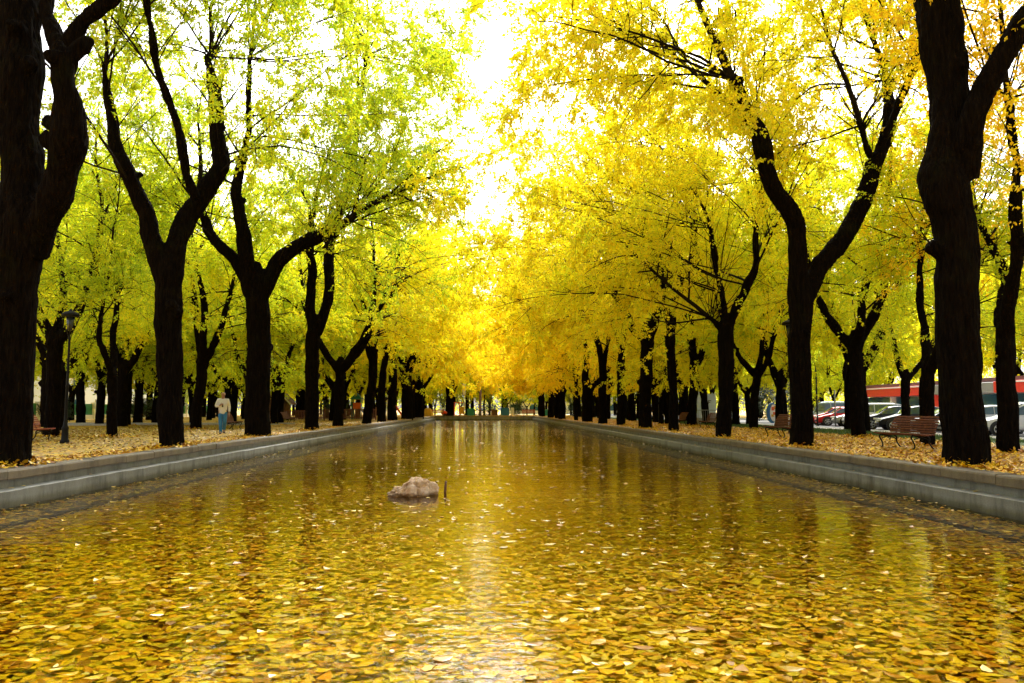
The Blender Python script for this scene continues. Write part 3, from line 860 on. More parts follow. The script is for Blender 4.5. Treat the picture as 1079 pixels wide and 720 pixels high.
g = np.random.default_rng(5)
def young(X, Y, t, label, group):
    place_tree(LOW[int(g.integers(0, 4))], (X + g.normal(0, .5), Y + g.normal(0, 1.0), 0), g.uniform(0, 6.28), g.uniform(.46, .62), t + g.normal(0, .06), label, group)
for k, X in enumerate(np.arange(-40, 46, 4.4)): young(X, 153 + (k % 3) * 6, 0.76, 'small low branched green tree under the taller elms beyond the pool', 'young trees beyond the pool')
for k, X in enumerate(np.arange(-30, 31, 5.2)): young(X, 178 + (k % 2) * 5, 0.7, 'small low branched green tree under the taller elms beyond the pool', 'young trees beyond the pool')
for k, Y in enumerate(np.arange(112, 150, 7.5)): young(-44 + (k % 2) * 4, Y, 0.72, 'small low branched green tree before the white building', 'young trees by the white building')
for k, Y in enumerate(np.arange(80, 150, 6.5)): young(36.5 + (k % 2) * 4, Y, 0.68, 'small low branched green tree across the street beyond the shop', 'young trees across the street')
for Y in (38.6, 44, 52, 61, 71, 82, 94):
    place_tree(COMPACT[int(Y) % 3], (20.3, Y + g.normal(0, .8), 0), g.uniform(0, 6.28), .74, .6 + g.normal(0, .06), 'young street tree on the pavement edge in front of the parked cars', 'street trees by the parked cars')
for X, Y in ((-9.6, -1.5), (9.5, -2), (-9.4, -10), (9.4, -10)): fill(X, Y, 0.5, 'unseen elm continuing the poolside row behind the viewpoint, added to shade the trunks', 'unseen elms added behind the viewpoint for shade', True)  # unseen elms continuing the rows, added to keep skylight off the trunk fronts

# the far-off wood that closes the view on three sides
gw = np.random.default_rng(9)
def band(n, x0, x1, y0, y1, zt):
    X, Y = gw.uniform(x0, x1, n), gw.uniform(y0, y1, n)
    top = zt * (0.72 + 0.35 * vnoise(np.stack([X * .11, Y * .11, X * 0], 1), 3))
    return np.stack([X, Y, top * gw.random(n) ** .9], 1)
C_ = np.concatenate([band(52000, -150, 150, 205, 235, 21), band(26000, -86, -70, 20, 205, 17), band(26000, 64, 84, 20, 205, 17)])
cl = vnoise(C_ * .42, 8)
C_ = C_[gw.random(len(C_)) < .62 + .55 * cl]
m_ = len(C_)
ax = unit(gw.normal(0, 1, (m_, 3))); sd = unit(np.cross(ax, gw.normal(0, 1, (m_, 3))))
L_ = gw.uniform(.35, .75, m_)[:, None]
VW = np.stack([C_ - ax * L_ * .5, C_ + sd * L_ * .3, C_ + ax * L_ * .5, C_ - sd * L_ * .3], 1).reshape(-1, 3)
o = link(bpy.data.objects.new('distant_wood', mesh_np('distant_wood', VW, [np.arange(m_ * 4).reshape(-1, 4)], M['leaf'])))
tag(o, 'far off yellow green wood closing the view all round the park', 'wood', kind='stuff'); hue(o, .66)

# ------------------------------------------------------------------ ground, pool
PX0, PX1, PY0, PY1 = -8.4, 8.4, -14.0, 139.0
WZ, FZ = -0.63, -0.80
STX0, STX1 = 21.3, 33.5        # street


def sheet(name, x0, x1, y0, y1, z, mat):
    me = mesh_np(name, np.array([[x0, y0, z], [x1, y0, z], [x1, y1, z], [x0, y1, z]]), [np.array([[0, 1, 2, 3]])], mat)
    o = link(bpy.data.objects.new(name, me))
    return tag(o, kind='structure')


rects = [(-900, -8.95, -400, 1500), (8.95, STX0, -400, 1500), (STX1, 900, -400, 1500), (-8.95, 8.95, -400, PY0 - .55), (-8.95, 8.95, PY1 + .55, 1500)]
V = np.concatenate([np.array([[a, c, 0], [b, c, 0], [b, d, 0], [a, d, 0]]) for a, b, c, d in rects])
o = link(bpy.data.objects.new('ground', mesh_np('ground', V, [np.arange(20).reshape(-1, 4)], M['ground'])))
tag(o, kind='structure')
sheet('road', STX0, STX1, -400, 1500, -0.13, M['asphalt'])
sheet('pavement', 19.6, STX0 - .16, -30, 200, 0.004, M['pave'])
mb = MB(); mb.box((STX0 - .08, 85, -0.06), (.16, 230, .15)); o = mb.build('kerb', M['pave'], bevel=.02); tag(o, kind='structure')
sheet('far_pavement', STX1, 36, -30, 200, 0.004, M['pave'])
mb = MB(); mb.box((STX1 + .08, 85, -0.06), (.16, 230, .15)); o = mb.build('far_kerb', M['pave'], bevel=.02); tag(o, kind='structure')
sheet('lawn', 15.9, 19.6, 8, 150, 0.004, M['lawn'])
sheet('path', -14.2, -9.75, -20, 142, 0.004, M['path'])
sheet('cross_path', -60, -14.2, 57.5, 62, 0.004, M['path'])
mb = MB(); mb.box((-37, 57.4, 0.05), (45, .18, .14)); mb.box((-37, 62.1, 0.05), (45, .18, .14))
o = mb.build('path_kerb', M['pave'], bevel=.02); tag(o, kind='structure')
sheet('pool_floor', PX0 - .3, PX1 + .3, PY0 - .3, PY1 + .3, FZ, M['pool_floor'])
o = sheet('pool_water', PX0 + .002, PX1 - .002, PY0 + .002, PY1 - .002, WZ, M['water'])

# pool walls: lower wall, ledge and overhanging coping stones
def strip(prof, y0, y1, side, stone=None, seed=0, amp=0.006, step=0.2, far=60):
    """extrude a closed profile (x outward, z) along the pool side, split into stones"""
    mb = MB()
    edges = np.arange(y0, y1, stone) if stone else np.array([y0])
    gg = np.random.default_rng(seed)
    for e in edges:
        ln = (stone - 0.012) if stone else (y1 - y0)
        st = step if e < far else 2.0
        n = max(2, int(ln / st) + 1)
        ys = np.linspace(e, e + ln, n)
        dz = gg.normal(0, .006) if stone else 0; dx = gg.normal(0, .005) if stone else 0
        pr = np.array(prof)
        Vv = np.stack([np.stack([(pr[:, 0] + dx) * side, np.full(len(pr), y), pr[:, 1] + dz], 1) for y in ys]).reshape(-1, 3)
        Vv[:, 0] += amp * vnoise(Vv * 3.1 + 5, seed); Vv[:, 2] += amp * vnoise(Vv * 3.7 + 9, seed + 1)
        k = len(pr); i = np.arange(k); j = (i + 1) % k
        q = np.concatenate([np.stack([a * k + i, a * k + j, (a + 1) * k + j, (a + 1) * k + i], 1) for a in range(n - 1)])
        mb.add(Vv, [q, i[::-1][None, :], (i + (n - 1) * k)[None, :]])
    return mb


cop = [(8.56, -.155), (8.95, -.155), (8.95, .012), (8.93, .03), (8.60, .03), (8.565, .018), (8.55, -.01), (8.55, -.135)]
low = [(8.4, -1.0), (8.95, -1.0), (8.95, -.158), (8.63, -.158), (8.63, -.315), (8.425, -.32), (8.405, -.335)]
for side, nm in ((-1, 'left'), (1, 'right')):
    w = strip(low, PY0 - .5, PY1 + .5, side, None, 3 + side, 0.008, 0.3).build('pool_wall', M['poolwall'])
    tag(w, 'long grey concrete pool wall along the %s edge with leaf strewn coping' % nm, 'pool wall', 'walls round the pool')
    strip(cop, PY0, PY1, side, 1.6, 20 + side, 0.007).build('coping', M['coping'], w)
    mb = MB(); mb.box((side * 7.95, (PY0 + PY1) / 2, FZ + .03), (.95, PY1 - PY0, .09)); mb.build('sill', M['sill'], w)
w = MB().box((0, PY1 + .25, -.6), (17.6, .5, .9)).build('pool_wall', M['poolwall'])
tag(w, 'short grey wall closing the far end of the pool', 'pool wall', 'walls round the pool')
MB().box((0, PY1 + .3, -.06), (17.08, .52, .18)).build('coping', M['coping'], w, bevel=.02)


# ------------------------------------------------------------------ loose leaves
def flat_leaves(name, mat, X, Y, Z, size, tilt, g, wr=(0.24, 0.34), curl=1.0):
    m = len(X)
    a = g.uniform(0, 6.283, m)
    ax = np.stack([np.cos(a), np.sin(a), np.zeros(m)], 1)
    sd = np.stack([-np.sin(a), np.cos(a), np.zeros(m)], 1)
    ta, tb = g.normal(0, tilt, m), g.normal(0, tilt, m)
    ax[:, 2] = ta; sd[:, 2] = tb
    L = g.uniform(size[0], size[1], m)[:, None]; w = L * g.uniform(wr[0], wr[1], m)[:, None]
    c = np.stack([X, Y, Z], 1)
    cu = (curl * g.normal(0.05, 0.10, m)[:, None] * L) * np.array([0, 0, 1.0])
    V = np.stack([c - ax * L * .5 + cu, c - ax * L * .18 + sd * w, c + ax * L * .2 + sd * w * .85, c + ax * L * .55 + cu, c + ax * L * .2 - sd * w * .85, c - ax * L * .18 - sd * w], 1)
    me = mesh_np(name, V.reshape(-1, 3), [np.arange(m * 6).reshape(-1, 6)], mat)
    o = link(bpy.data.objects.new(name, me))
    return tag(o, kind='stuff')


g = np.random.default_rng(42)
def pool_pts(y0, y1, dens, margin=8.35, wedge=True):
    nn = int((y1 - y0) * 2 * margin * dens)
    X, Y = g.uniform(-margin, margin, nn), g.uniform(y0, y1, nn)
    k = np.ones(nn, bool)
    if wedge: k = np.abs(X - 0.035 * Y) < 0.68 * Y + 0.8
    edge = np.abs(X) > 7.45
    k &= ~(edge & (g.random(nn) < 0.5))
    return X[k], Y[k]

parts_ = [pool_pts(3.2, 14, 620), pool_pts(14, 30, 300), pool_pts(30, 60, 70)]
X = np.concatenate([p[0] for p in parts_]); Y = np.concatenate([p[1] for p in parts_])
pt = vnoise(np.stack([X * .9, Y * .9, X * 0], 1), 14) + .6 * vnoise(np.stack([X * 2.6, Y * 2.6, X * 0], 1), 15)
k = g.random(len(X)) < 0.95 + 0.35 * pt
X, Y = X[k], Y[k]
Z = np.where(np.abs(X) > 7.45, FZ + .085, FZ) + g.uniform(.006, .07, len(X))
o = flat_leaves('sunken_leaves', M['sunk'], X, Y, Z, (.06, .165), 0.05, g, curl=.6)
tag(o, 'golden carpet of sunken leaves on the bottom of the pool', 'leaves')
parts_ = [pool_pts(3.2, 14, 2.2), pool_pts(14, 40, 1.6), pool_pts(40, 138, 2.0)]
X = np.concatenate([p[0] for p in parts_]); Y = np.concatenate([p[1] for p in parts_])
pt = vnoise(np.stack([X * .25, Y * .12, X * 0], 1), 4)
k = g.random(len(X)) < 0.55 + 0.6 * pt
X, Y = X[k], Y[k]
o = flat_leaves('floating_leaves', M['float'], X, Y, np.full(len(X), WZ + .006) + g.uniform(0, .008, len(X)), (.06, .13), 0.06, g)
tag(o, 'pale leaves floating on the water of the pool', 'leaves')

parts_ = [pool_pts(3.2, 9, 9), pool_pts(9, 16, 5), pool_pts(16, 32, 2.5), pool_pts(32, 70, 1.5)]
X = np.concatenate([p[0] for p in parts_]); Y = np.concatenate([p[1] for p in parts_])
pt = vnoise(np.stack([X * .5, Y * .35, X * 0], 1), 24) + .5 * vnoise(np.stack([X * 1.9, Y * 1.4, X * 0], 1), 25)
k = g.random(len(X)) < 0.62 + 0.75 * pt
X, Y = X[k], Y[k]
o = flat_leaves('floating_leaves', M['wetfloat'], X, Y, np.full(len(X), WZ + .003) + g.uniform(0, .004, len(X)), (.05, .17), 0.03, g, curl=.35)
tag(o, 'drifts of wet golden leaves lying flat on the near water', 'leaves')

def bank(y0, y1, x0, x1, dens):
    nn = int((y1 - y0) * (x1 - x0) * dens)
    return g.uniform(x0, x1, nn), g.uniform(y0, y1, nn)

# right bank
P_ = [bank(13, 30, 8.98, 17, 130), bank(30, 60, 8.98, 17, 45), bank(60, 138, 8.98, 16, 10), bank(13, 60, 8.98, 9.5, 160)]
X = np.concatenate([p[0] for p in P_]); Y = np.concatenate([p[1] for p in P_])
k = (X < 15.5 + g.normal(0, .6, len(X))); X, Y = X[k], Y[k]
o = flat_leaves('leaf_litter', M['litter'], X, Y, g.uniform(.008, .05, len(X)), (.08, .15), 0.22, g)
tag(o, 'golden fallen leaves covering the right bank under the elms', 'leaves')
# left bank: a drift along the coping, thin over the path, thick beyond
P_ = [bank(12, 60, -9.9, -8.98, 150)]
X = np.concatenate([p[0] for p in P_]); Y = np.concatenate([p[1] for p in P_])
o = flat_leaves('leaf_litter', M['litter'], X, Y, g.uniform(.01, .05, len(X)), (.08, .15), 0.22, g)
tag(o, 'orange leaves drifted in a line along the left coping', 'leaves')
P_ = [bank(14, 34, -14.2, -9.75, 16), bank(20, 60, -24, -14.2, 55), bank(60, 110, -24, -9, 8), bank(34, 60, -14.2, -9.75, 12)]
X = np.concatenate([p[0] for p in P_]); Y = np.concatenate([p[1] for p in P_])
o = flat_leaves('leaf_litter', M['litter_dull'], X, Y, g.uniform(.01, .05, len(X)), (.08, .15), 0.22, g)
tag(o, 'dull yellow leaves strewn under the elms on the left and thinly over the sandy path', 'leaves')
# leaves lying on the coping
nn = 900
Y = g.uniform(11, 90, nn) ** 1.0; sx = np.where(g.random(nn) < .5, -1, 1)
X = sx * g.triangular(8.58, 8.94, 8.94, nn)
o = flat_leaves('coping_leaves', M['litter'], X, Y, np.full(nn, .043) + g.uniform(0, .01, nn), (.07, .13), 0.1, g)
tag(o, 'scattered leaves lying on the coping stones', 'leaves')
# leaves heaped round the feet of the elms along the pool
feet = [(o_.location.x, o_.location.y) for o_ in bpy.data.objects if o_.name.startswith('elm_tree') and o_.get('group') in (LROW, RROW, SECL, SECR) and o_.location.y < 60]
XX, YY, ZZ = [], [], []
for fx, fy in feet:
    n_ = 260
    a = g.uniform(0, 6.28, n_); rr_ = .40 + np.abs(g.normal(0, .32, n_))
    XX.append(fx + rr_ * np.cos(a)); YY.append(fy + rr_ * np.sin(a)); ZZ.append(.015 + .16 * g.random(n_) * np.exp(-(rr_ - .4) / .18))
X, Y, Z = np.concatenate(XX), np.concatenate(YY), np.concatenate(ZZ)
k = np.abs(X) > 8.62; X, Y, Z = X[k], Y[k], Z[k] + np.where(np.abs(X[k]) < 8.95, .03, 0)
o = flat_leaves('leaf_litter', M['litter'], X, Y, Z, (.07, .14), 0.45, g)
tag(o, 'leaves heaped round the feet of the black trunks', 'leaves')
# leaves caught on the ledge and drifted against the waterline
nn = 2600
Y = g.uniform(10, 100, nn); sx = np.where(g.random(nn) < .5, -1, 1)
k = g.random(nn) < .5 + .6 * vnoise(np.stack([Y * .8, sx * 9.0, Y * 0], 1), 55)
Y, sx = Y[k], sx[k]; nn = len(Y)
on = g.random(nn) < .22
X = sx * np.where(on, g.uniform(8.46, 8.6, nn), 8.38 - np.abs(g.normal(0, .16, nn)))
Z = np.where(on, -.305, WZ + .006) + g.uniform(0, .008, nn)
o = flat_leaves('drifted_leaves', M['wetfloat'], X, Y, Z, (.06, .13), 0.06, g, curl=.5)
tag(o, 'wet leaves drifted against the pool walls and caught on their ledge', 'leaves')
# grass strip
nn = 26000
X, Y = g.uniform(15.7, 19.6, nn), g.uniform(26, 95, nn)
a = g.uniform(0, 6.28, nn); h = g.uniform(.05, .12, nn); w_ = .012
B0 = np.stack([X, Y, np.full(nn, .004)], 1); sd = np.stack([np.cos(a), np.sin(a), 0 * a], 1) * w_
tp = B0 + np.stack([g.normal(0, .03, nn), g.normal(0, .03, nn), h], 1)
Vg = np.stack([B0 - sd, B0 + sd, tp], 1).reshape(-1, 3)
o = link(bpy.data.objects.new('grass', mesh_np('grass', Vg, [np.arange(nn * 3).reshape(-1, 3)], M['grass'])))
tag(o, 'strip of green grass between the litter and the parked cars', 'grass', kind='stuff')

# ------------------------------------------------------------------ rock and stick
m, nt, out = new_mat('pale_rock')
tc = N(nt, 'TexCoord'); b = N(nt, 'BsdfPrincipled', Roughness=0.8)
n1 = noise(nt, 4, 6, .65, tc.outputs['Object']); n2 = noise(nt, 26, 4, .7, tc.outputs['Object'])
r1 = ramp(nt, [(0.30, (0.26, 0.15, 0.07)), (0.42, (0.44, 0.29, 0.17)), (0.54, (0.62, 0.47, 0.35)), (0.70, (0.74, 0.62, 0.53))], n1)
sx_ = N(nt, 'SeparateXYZ'); nt.links.new(tc.outputs['Object'], sx_.inputs[0])
wet = ramp(nt, [(0.0, (0.30, 0.24, 0.15)), (1.0, (1, 1, 1))], math_n(nt, 'MULTIPLY_ADD', math_n(nt, 'ADD', sx_.outputs[2], math_n(nt, 'MULTIPLY', n1, .08)), 14.0, -1.1, clamp=True))
nt.links.new(mixc(nt, 1.0, r1.outputs[0], wet.outputs[0], 'MULTIPLY'), b.inputs['Base Color'])
bn = N(nt, 'Bump'); bn.inputs['Strength'].default_value = .8; bn.inputs['Distance'].default_value = .03
nt.links.new(n2, bn.inputs['Height']); nt.links.new(bn.outputs[0], b.inputs['Normal'])
nt.links.new(b.outputs[0], out.inputs[0]); M['rock'] = m
RP = gp(433, 523, WZ)
bm = bmesh.new(); bmesh.ops.create_icosphere(bm, subdivisions=6, radius=1.0)
co = np.array([v.co[:] for v in bm.verts])
d = unit(co)
# lumpy body, higher to the right, tapering to a low nose at the left
sx = co[:, 0]
H = 0.16 + 0.24 * np.clip((sx + 0.95) / 0.9, 0, 1)
sh = np.stack([d[:, 0] * .47, d[:, 1] * .36, np.clip(d[:, 2], -1, .70) * H * 1.1], 1)
fac = 1 + .20 * vnoise(d * 2.1 + 3, 5) + .10 * vnoise(d * 4.6, 6) - .06 * np.abs(vnoise(d * 8, 8)) + .035 * vnoise(d * 17, 9) + .018 * vnoise(d * 34, 10)
cell = vnoise(np.round(d * 3.0) * 1.7, 12)
sh = sh * (fac + .07 * cell)[:, None]
pits = np.clip(vnoise(d * 5.5 + 20, 31) - .30, 0, 1) * .38
sh = sh * (1 - pits)[:, None]
for v, c in zip(bm.verts, sh): v.co = c
bmesh.ops.smooth_vert(bm, verts=bm.verts, factor=.12, use_axis_x=True, use_axis_y=True, use_axis_z=True)
me = bpy.data.meshes.new('rock'); bm.to_mesh(me); bm.free(); me.materials.append(M['rock'])
me.polygons.foreach_set('use_smooth', np.ones(len(me.polygons), bool))
o = link(bpy.data.objects.new('rock', me)); o.location = (RP[0], RP[1] + .2, WZ - .02)
tag(o, 'pale pitted rock standing out of the shallow water', 'rock')
SP = gp(469, 519, WZ)
mb = MB(); mb.tube([(0, 0, -.2), (.005, 0, .1), (.02, 0, .235)], [.03, .028, .022], 8)
o = mb.build('stick', M['brownpole'], smooth=True); o.location = (SP[0], SP[1], WZ)
tag(o, 'short brown stake poking out of the water beside the rock', 'stake')

# ------------------------------------------------------------------ benches
def bench(loc, rz, label, red=False):
    """seat faces +x locally, length along y"""
    r = empty('park_bench', (loc[0], loc[1], 0), rz)
    tag(r, label, 'bench', 'slatted park benches')
    sm = M['slatred'] if red else M['slat']
    Lb = 1.9
    mb = MB()
    for k in range(6):
        x = .30 - k * .088
        z = .435 + (.012 if k == 0 else 0) - .018 * math.sin(k / 5 * math.pi)
        mb.box((x, 0, z), (.07, Lb, .034), ry=rad(3 * (k - 2)))
    mb.build('seat', sm, r, bevel=.006)
    mb = MB()
    for k in range(7):
        t = k / 6
        mb.box((-.20 - .05 * t - .15 * t * t, 0, .50 + .40 * t), (.026, Lb, .052), ry=rad(-10 - 20 * t))
    mb.build('backrest', sm, r, bevel=.006)
    for s in (-1, 1):
        y = s * .68
        mb = MB()
        P, R = catmull([(.27, y, .415), (.34, y, .36), (.27, y, .22), (.24, y, .10), (.33, y, .015)], [.024, .024, .02, .02, .024], .05)
        mb.tube(P, R, 8)
        P, R = catmull([(-.10, y, .40), (-.20, y, .34), (-.20, y, .22), (-.27, y, .10), (-.36, y, .015)], [.024, .024, .02, .02, .024], .05)
        mb.tube(P, R, 8)
        P, R = catmull([(.32, y, .41), (.1, y, .385), (-.12, y, .40), (-.22, y, .50), (-.30, y, .70), (-.435, y, .93)], [.022] * 6, .05)
        mb.tube(P, R, 8)
        P, R = catmull([(.26, y, .30), (.1, y, .35), (-.1, y, .32), (-.2, y, .26)], [.016] * 4, .05)
        mb.tube(P, R, 8)
        a = np.linspace(0, 5.2, 12)
        mb.tube(np.stack([.02 + .055 * np.cos(a) * (1 - a / 9), np.full(12, y), .30 + .05 * np.sin(a) * (1 - a / 9)], 1), .012, 6)
        mb.build('leg', M['iron'], r, smooth=True)
    return r


PI = math.pi
def bench_at(u, v, face, label, red=False, turn=0.0):
    p = gp(u, v); return bench(p, (0 if face > 0 else PI) + turn, label, red)
bench_at(955, 474, -1, 'nearest brown slatted bench on golden leaves in front of a dark trunk', turn=.14)
bench_at(824, 462, -1, 'brown bench half hidden behind the large V shaped elm', turn=.12)
bench_at(716, 449, -1, 'small brown bench in shade between two dark trunks')
bench_at(746, 452, -1, 'bench tucked behind the straight trunk by the crowd barrier')
bench_at(32, 466, 1, 'reddish bench peeping out behind the massive left trunk', True)
bench_at(304, 447, 1, 'brown bench beside the slim trunk near the playground fence')
bench_at(244, 453, 1, 'dark bench just behind the walking man')
bench_at(155, 442, 1, 'dark bench far off between two thin trunks on the left', turn=PI / 2 * .9)
p = gx(557, 143); bench(p, -PI / 2, 'dusty red bench beyond the far end of the pool right of the blue boxes', True).scale = (1.25, 1.25, 1.25)
p = gx(461, 143); bench(p, -PI / 2, 'dusty red bench beyond the far end of the pool beside the yellow tarp', True).scale = (1.25, 1.25, 1.25)

# ------------------------------------------------------------------ lamps
def lamp(loc, label):
    r = empty('street_lamp', (loc[0], loc[1], 0)); tag(r, label, 'street lamp', 'park lanterns')
    mb = MB(); mb.lathe([(.0, 0), (.17, 0), (.17, .12), (.13, .16), (.12, .55), (.14, .6), (.09, .68), (.062, .9), (.055, 2.2), (.07, 2.24), (.05, 2.3), (.042, 4.05), (.06, 4.1), (.03, 4.2), (0, 4.2)], n=16)
    mb.build('pole', M['iron'], r, smooth=True)
    mb = MB()
    for k in range(4):
        a = k * PI / 2 + .4
        c, s = math.cos(a), math.sin(a)
        P, R = catmull([(.03 * c, .03 * s, 4.12), (.09 * c, .09 * s, 4.35), (.24 * c, .24 * s, 4.7), (.30 * c, .30 * s, 5.0)], [.02, .016, .014, .018], .08)
        mb.tube(P, R, 6)
    a = np.linspace(0, 2 * PI, 21)
    mb.tube(np.stack([.30 * np.cos(a), .30 * np.sin(a), np.full(21, 5.0)], 1), .016, 6)
    mb.build('bracket', M['iron'], r, smooth=True)
    mb = MB(); mb.lathe([(0, 5.01), (.32, 5.01), (.34, 5.05), (.26, 5.14), (.12, 5.2), (.06, 5.22), (.05, 5.27), (0, 5.3)], n=20)
    mb.build('cap', M['iron'], r, smooth=True)
    mb = MB(); mb.lathe([(0, 4.42), (.07, 4.42), (.11, 4.6), (.16, 4.95), (0, 4.98)], n=14)
    mb.build('lantern', M['glass'], r, smooth=True)
    return r
p = gp(68, 467.5); lamp(p, 'black lamp post with open lantern head beside the reddish bench').scale = (.84, .84, .84)
p = gx(834, 36); lamp(p, 'black lamp post mostly hidden behind the large V shaped elm')

# slim poles
def pole(loc, h, r, mat, label, name='post', cat='post'):
    mb = MB(); mb.lathe([(0, 0), (r * 1.8, 0), (r * 1.8, .05), (r, .08), (r * .9, h), (0, h + .01)], n=12)
    o = mb.build(name, mat, smooth=True); o.location = (loc[0], loc[1], 0)
    return tag(o, label, cat)
p = gx(695, 62); pole(p, 5.2, .09, M['iron'], 'slender dark pole standing between two trunks on the right')
p = gx(880, 52); r_ = empty('sign_post', (p[0], p[1], 0)); tag(r_, 'thin grey post by the parking kerb with a brown topped sapling above', 'sign post')
MB().lathe([(0, 0), (.05, 0), (.045, 2.4), (0, 2.42)], n=10).build('pole', M['grey'], r_, smooth=True)
p = gx(861, 54); pole(p, 4.2, .055, M['iron'], 'dark thin post in front of the pale van')
p = gx(506, 147); pole(p, 8.0, .24, M['brownpole'], 'rusty brown pole beyond the far end of the pool')
# board on a post at the far end
p = gx(489, 143); r_ = empty('notice_board', (p[0], p[1], 0)); tag(r_, 'white upright board on a pole at the far end of the pool', 'notice board')
MB().lathe([(0, 0), (.09, 0), (.08, 4.0), (0, 4.0)], n=10).build('pole', M['grey'], r_, smooth=True)
MB().box((0, -.02, 4.8), (.55, .16, 2.0)).build('board', M['white'], r_, bevel=.03)

# ------------------------------------------------------------------ cars
def car(loc, rz, paint, label, L=4.2, H=1.47, W=1.78, van=False):
    r = empty('parked_car', loc, rz); tag(r, label, 'car', 'cars parked along the street')
    # nose at -x
    st = [(0, .50, .50, .80), (.012, .60, .60, .87), (.05, .68, .68, .93), (.13, .77, .77, .98), (.25, .88, .89, 1), (.285, .92, .95, 1),
          (.37, .94, 1.22 * H / 1.47, 1), (.45, .95, 1.41 * H / 1.47, 1), (.58, .96, H, 1), (.76, .98, 1.43 * H / 1.47, 1), (.88, 1.0, 1.28 * H / 1.47, .98), (.965, 1.0, 1.03, .94), (.985, .80, .80, .92), (1, .50, .50, .88)]
    if van:
        st = [(0, .55, .55, .84), (.012, .68, .68, .9), (.05, .80, .80, .95), (.14, .92, .92, .99), (.17, .98, 1.0, 1), (.25, 1.0, 1.40 * H / 1.47, 1), (.32, 1.0, .985 * H, 1),
              (.5, 1.0, H, 1), (.8, 1.0, H, 1), (.95, 1.0, .97 * H, .98), (.985, 1.0, 1.2, .95), (1, .55, .55, .92)]
    hw = W / 2
    rows = []
    for f, zb, zr, w in st:
        y = hw * w; wr = y * (.97 if zr - zb < .06 else .97 - .19 * min(1, (zr - zb) / .45))
        x = -L / 2 + f * L
        zs = .24
        half = [(y * .80, zs), (y * .97, zs + .03), (y, min(.48, zb - .02)), (y * .985, (zb + .48) / 2), (y * .955, zb), (wr, zr - .035 if zr - zb > .06 else zr + .005), (wr * .86, zr + .012), (wr * .45, zr + .028), (0, zr + .032)]
        full = half + [(-a, b_) for a, b_ in half[-2::-1]]
        rows.append([(x, a, b_) for a, b_ in full])
    rows = np.array(rows); n, k = rows.shape[:2]
    i = np.arange(k - 1)
    q = np.concatenate([np.stack([a * k + i, a * k + i + 1, (a + 1) * k + i + 1, (a + 1) * k + i], 1) for a in range(n - 1)])
    mb = MB(); mb.add(rows.reshape(-1, 3), [q, np.arange(k)[::-1][None, :], (np.arange(k) + (n - 1) * k)[None, :]])
    body = mb.build('body', paint, r, smooth=True)
    sb = body.modifiers.new('s', 'SUBSURF'); sb.levels = 2; sb.render_levels = 2
    # glass, set slightly proud
    i0, i1 = (5, 11) if not van else (4, 10)
    def lerp(a, b_, t): return a * (1 - t) + b_ * t
    for s in (0, 1):
        cb, ct = (4, 5) if s == 0 else (k - 5, k - 6)
        cells = []
        for a in range(i0, i1 - 1):
            A, B_ = rows[a], rows[a + 1]
            q4 = np.array([lerp(A[cb], A[ct], .10), lerp(B_[cb], B_[ct], .10), lerp(B_[cb], B_[ct], .90), lerp(A[cb], A[ct], .90)])
            if a in (i0 + 2,): q4[1] = lerp(q4[0], q4[1], .93); q4[2] = lerp(q4[3], q4[2], .93)
            q4[:, 1] += (1 if s == 0 else -1) * .018
            cells.append(q4)
        mb = MB()
        for c in cells: mb.add(c, [np.array([0, 1, 2, 3])])
        mb.build('side_window', M['carglass'], r)
    A, B_ = rows[i0], rows[i0 + 2]
    mid = rows[i0 + 1]
    mb = MB()
    for (P0, P1) in ((A, mid), (mid, B_)):
        qv = np.array([P0[6], P0[8], P0[10], P1[10], P1[8], P1[6]]) + np.array([-.02, 0, .022])
        mb.add(qv, [np.array([0, 1, 4, 5]), np.array([1, 2, 3, 4])])
    mb.build('windscreen', M['carglass'], r)
    A, B_ = rows[i1 - 2], rows[i1]
    A, B_ = rows[n - 4], rows[n - 3]
    mb = MB(); qv = np.array([lerp(A[6], B_[6], .1), lerp(A[10], B_[10], .1), lerp(A[10], B_[10], .85), lerp(A[6], B_[6], .85)]) + np.array([.02, 0, .03])
    mb.add(qv, [np.array([0, 1, 2, 3])]); mb.build('rear_window', M['carglass'], r)
    R_ = .315
    for fx in (.185, .80):
        for s in (-1, 1):
            x = -L / 2 + fx * L; y = s * (hw - .075)
            wl = MB().lathe([(.18, -.10), (R_ - .03, -.10), (R_, -.06), (R_, .06), (R_ - .03, .10), (.18, .10)], n=24, axis='Y').build('wheel', M['tyre'], r, smooth=True)
            wl.location = (x, y, R_)
            mb = MB(); mb.lathe([(.205, .07), (.215, .102), (.19, .104), (.18, .075)], n=24, axis='Y')
            for q_ in range(5):
                a = q_ * 2 * PI / 5
                mb.box((.10 * math.cos(a), .092, .10 * math.sin(a)), (.19, .02, .055), ry=-a)
            mb.lathe([(0, .105), (.05, .105), (.055, .08)], n=12, axis='Y')
            rm = mb.build('rim', M['rim'], wl)
            if s < 0: rm.scale = (1, -1, 1)
            ar = MB().lathe([(0, -.02), (R_ + .065, -.02), (R_ + .065, .02), (0, .02)], n=28, axis='Y').build('wheel_arch', M['black'], r)
            ar.location = (x, s * (hw - .015), R_ + .02)
    for s in (-1, 1):
        mb = MB(); mb.box((-L / 2 + .10, s * hw * .70, .66), (.22, .30, .13), rz=s * .42, ry=.3); mb.build('headlight', M['lamp'], r, bevel=.03)
        mb = MB(); mb.box((L / 2 - .05, s * hw * .78, .86), (.10, .20, .22)); mb.build('tail_light', M['red'], r, bevel=.03)
        mb = MB(); mb.box((-L / 2 + .33 * L, s * (hw + .07), .97), (.10, .18, .12)); mb.build('mirror', paint, r, bevel=.03)
    mb = MB(); mb.box((-L / 2 - .005, 0, .40), (.06, W * .55, .13)); mb.build('grille', M['black'], r, bevel=.02)
